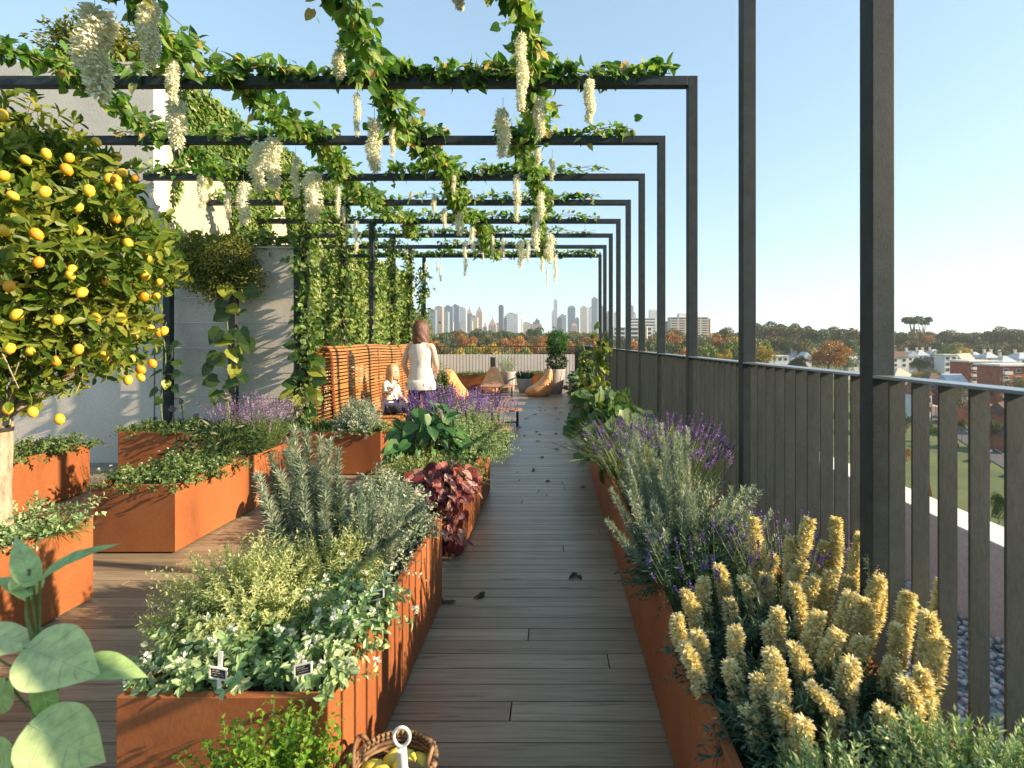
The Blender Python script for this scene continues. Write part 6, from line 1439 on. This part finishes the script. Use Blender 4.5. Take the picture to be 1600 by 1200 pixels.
# far wood as one mass
mb=MB(); n_t=2600
tx=[];ty=[]
while len(tx)<n_t:
    y_=R.uniform(430,1100); x_=R.uniform(-.34*y_-20,.98*y_+20)
    if y_<620 and x_>.42*y_ and R.random()<.75: continue
    tx.append(x_);ty.append(y_)
tx=np.array(tx);ty=np.array(ty); tzb=gz(tx,ty); hh=R.uniform(7,13,n_t)*(1+.35*(R.random(n_t)<.06)); m_=34
col=np.clip(R.choice([.05,.2,.35,.5,.65,.8,1.0],n_t,p=[.25,.22,.2,.14,.09,.05,.05]),0,1)
d=nrm(R.normal(size=(n_t,m_,3))); d[...,2]=np.abs(d[...,2])*.9-.15
rr_=hh[:,None]*(.34+.12*R.random((n_t,m_)))
q=np.stack([tx,ty,tzb+hh*.58],1)[:,None]+d*rr_[...,None]
sz=(2.3+.9*R.random((n_t,m_)))
mb.leaves(q.reshape(-1,3), nrm(d.reshape(-1,3)+R.normal(size=(n_t*m_,3))*.7), nrm(d.reshape(-1,3)+R.normal(size=(n_t*m_,3))*.4), sz.ravel(), sz.ravel()*.9,'simple',0,np.clip(np.repeat(col,m_)+R.normal(size=n_t*m_)*.05,0,1))
o=solo(mb,'far_woodland','t_mix',kind='stuff'); props(o,'mass of far woodland on the rise below the skyline','woodland')
for i,(px,yt) in enumerate(((1455,502),(1470,508),(1538,506),(1585,508))):
    d_=1300; c_=P(px,yt,d_); zb=float(gz(c_[0],d_)); mb=MB(); mb.tube([(c_[0],d_,zb),(c_[0],d_,c_[2])],[.55,.35],5)
    for zz_ in (.93,.8): 
        L_=2.2; mb.bb(c_[0]-L_,c_[0]+L_,d_-.15,d_+.15,zb+(c_[2]-zb)*zz_,zb+(c_[2]-zb)*zz_+.3)
    solo(mb,'mast','steel','%s thin mast from the left above the right-hand tree line' % ORD[i],'mast',(c_[0],d_,zb))

# ================================================================== LIGHT, SKY, CAMERA
S = Vector((1,-.16,.43)).normalized()
el = math.asin(S.z); az = math.atan2(S.x, S.y)
sun = bpy.data.lights.new('sun','SUN'); sun.energy = SUNE; sun.angle = math.radians(.5); sun.color = (1,.765,.51)
so = bpy.data.objects.new('sun', sun); COL.objects.link(so); so.rotation_euler = S.to_track_quat('Z','Y').to_euler(); so.location = (20,-5,15)
w = bpy.data.worlds.new('World'); SC.world = w; w.use_nodes = True; nt = w.node_tree; nt.nodes.clear()
wo = nt.nodes.new('ShaderNodeOutputWorld'); bg = nt.nodes.new('ShaderNodeBackground'); sk = nt.nodes.new('ShaderNodeTexSky')
sk.sky_type = 'NISHITA'; sk.sun_disc = False; sk.sun_elevation = el; sk.sun_rotation = az; sk.altitude = 50; sk.air_density = SKY[0]; sk.dust_density = SKY[1]; sk.ozone_density = SKY[2]
bg.inputs[1].default_value = SKYS; gm = nd(nt,'ShaderNodeGamma',Gamma=.5); nt.links.new(sk.outputs[0], gm.inputs[0]); nt.links.new(mix(nt, gm.outputs[0], (1.30,1.58,1.68), 1.0, 'MULTIPLY'), bg.inputs[0]); nt.links.new(bg.outputs[0], wo.inputs[0])
if HAZE:
    mb = MB(); mb.bb(-1500,3600,-60,3200,-40,260)
    m, nt, out = newmat('haze_air'); pv = nd(nt,'ShaderNodeVolumePrincipled',Density=HAZE,Anisotropy=.3); pv.inputs['Color'].default_value = (.84,.92,1,1)
    nt.links.new(pv.outputs[0], out.inputs['Volume']); M['haze'] = m
    solo(mb,'haze','haze',kind='stuff'); SC.cycles.volume_bounces = 0
cam = bpy.data.cameras.new('camera'); co = bpy.data.objects.new('camera', cam); COL.objects.link(co); SC.camera = co
co.location = (0,0,1.5); co.rotation_euler = (math.radians(90),0,0)
cam.sensor_fit = 'HORIZONTAL'; cam.sensor_width = 36; cam.lens = 36*F/1600; cam.shift_x = -66/1600; cam.shift_y = -65/1600
cam.clip_start = .05; cam.clip_end = 12000
cam.dof.use_dof = True; cam.dof.focus_distance = 4.2; cam.dof.aperture_fstop = 5.0
SC.view_settings.view_transform = 'Standard'; SC.view_settings.look = 'None'; SC.view_settings.exposure = EXPO; SC.view_settings.gamma = 1
SC.cycles.use_denoising = True
SC.cycles.max_bounces = 6; SC.cycles.diffuse_bounces = 3; SC.cycles.glossy_bounces = 2; SC.cycles.transmission_bounces = 3; SC.cycles.transparent_max_bounces = 4
SC.cycles.caustics_reflective = False; SC.cycles.caustics_refractive = False
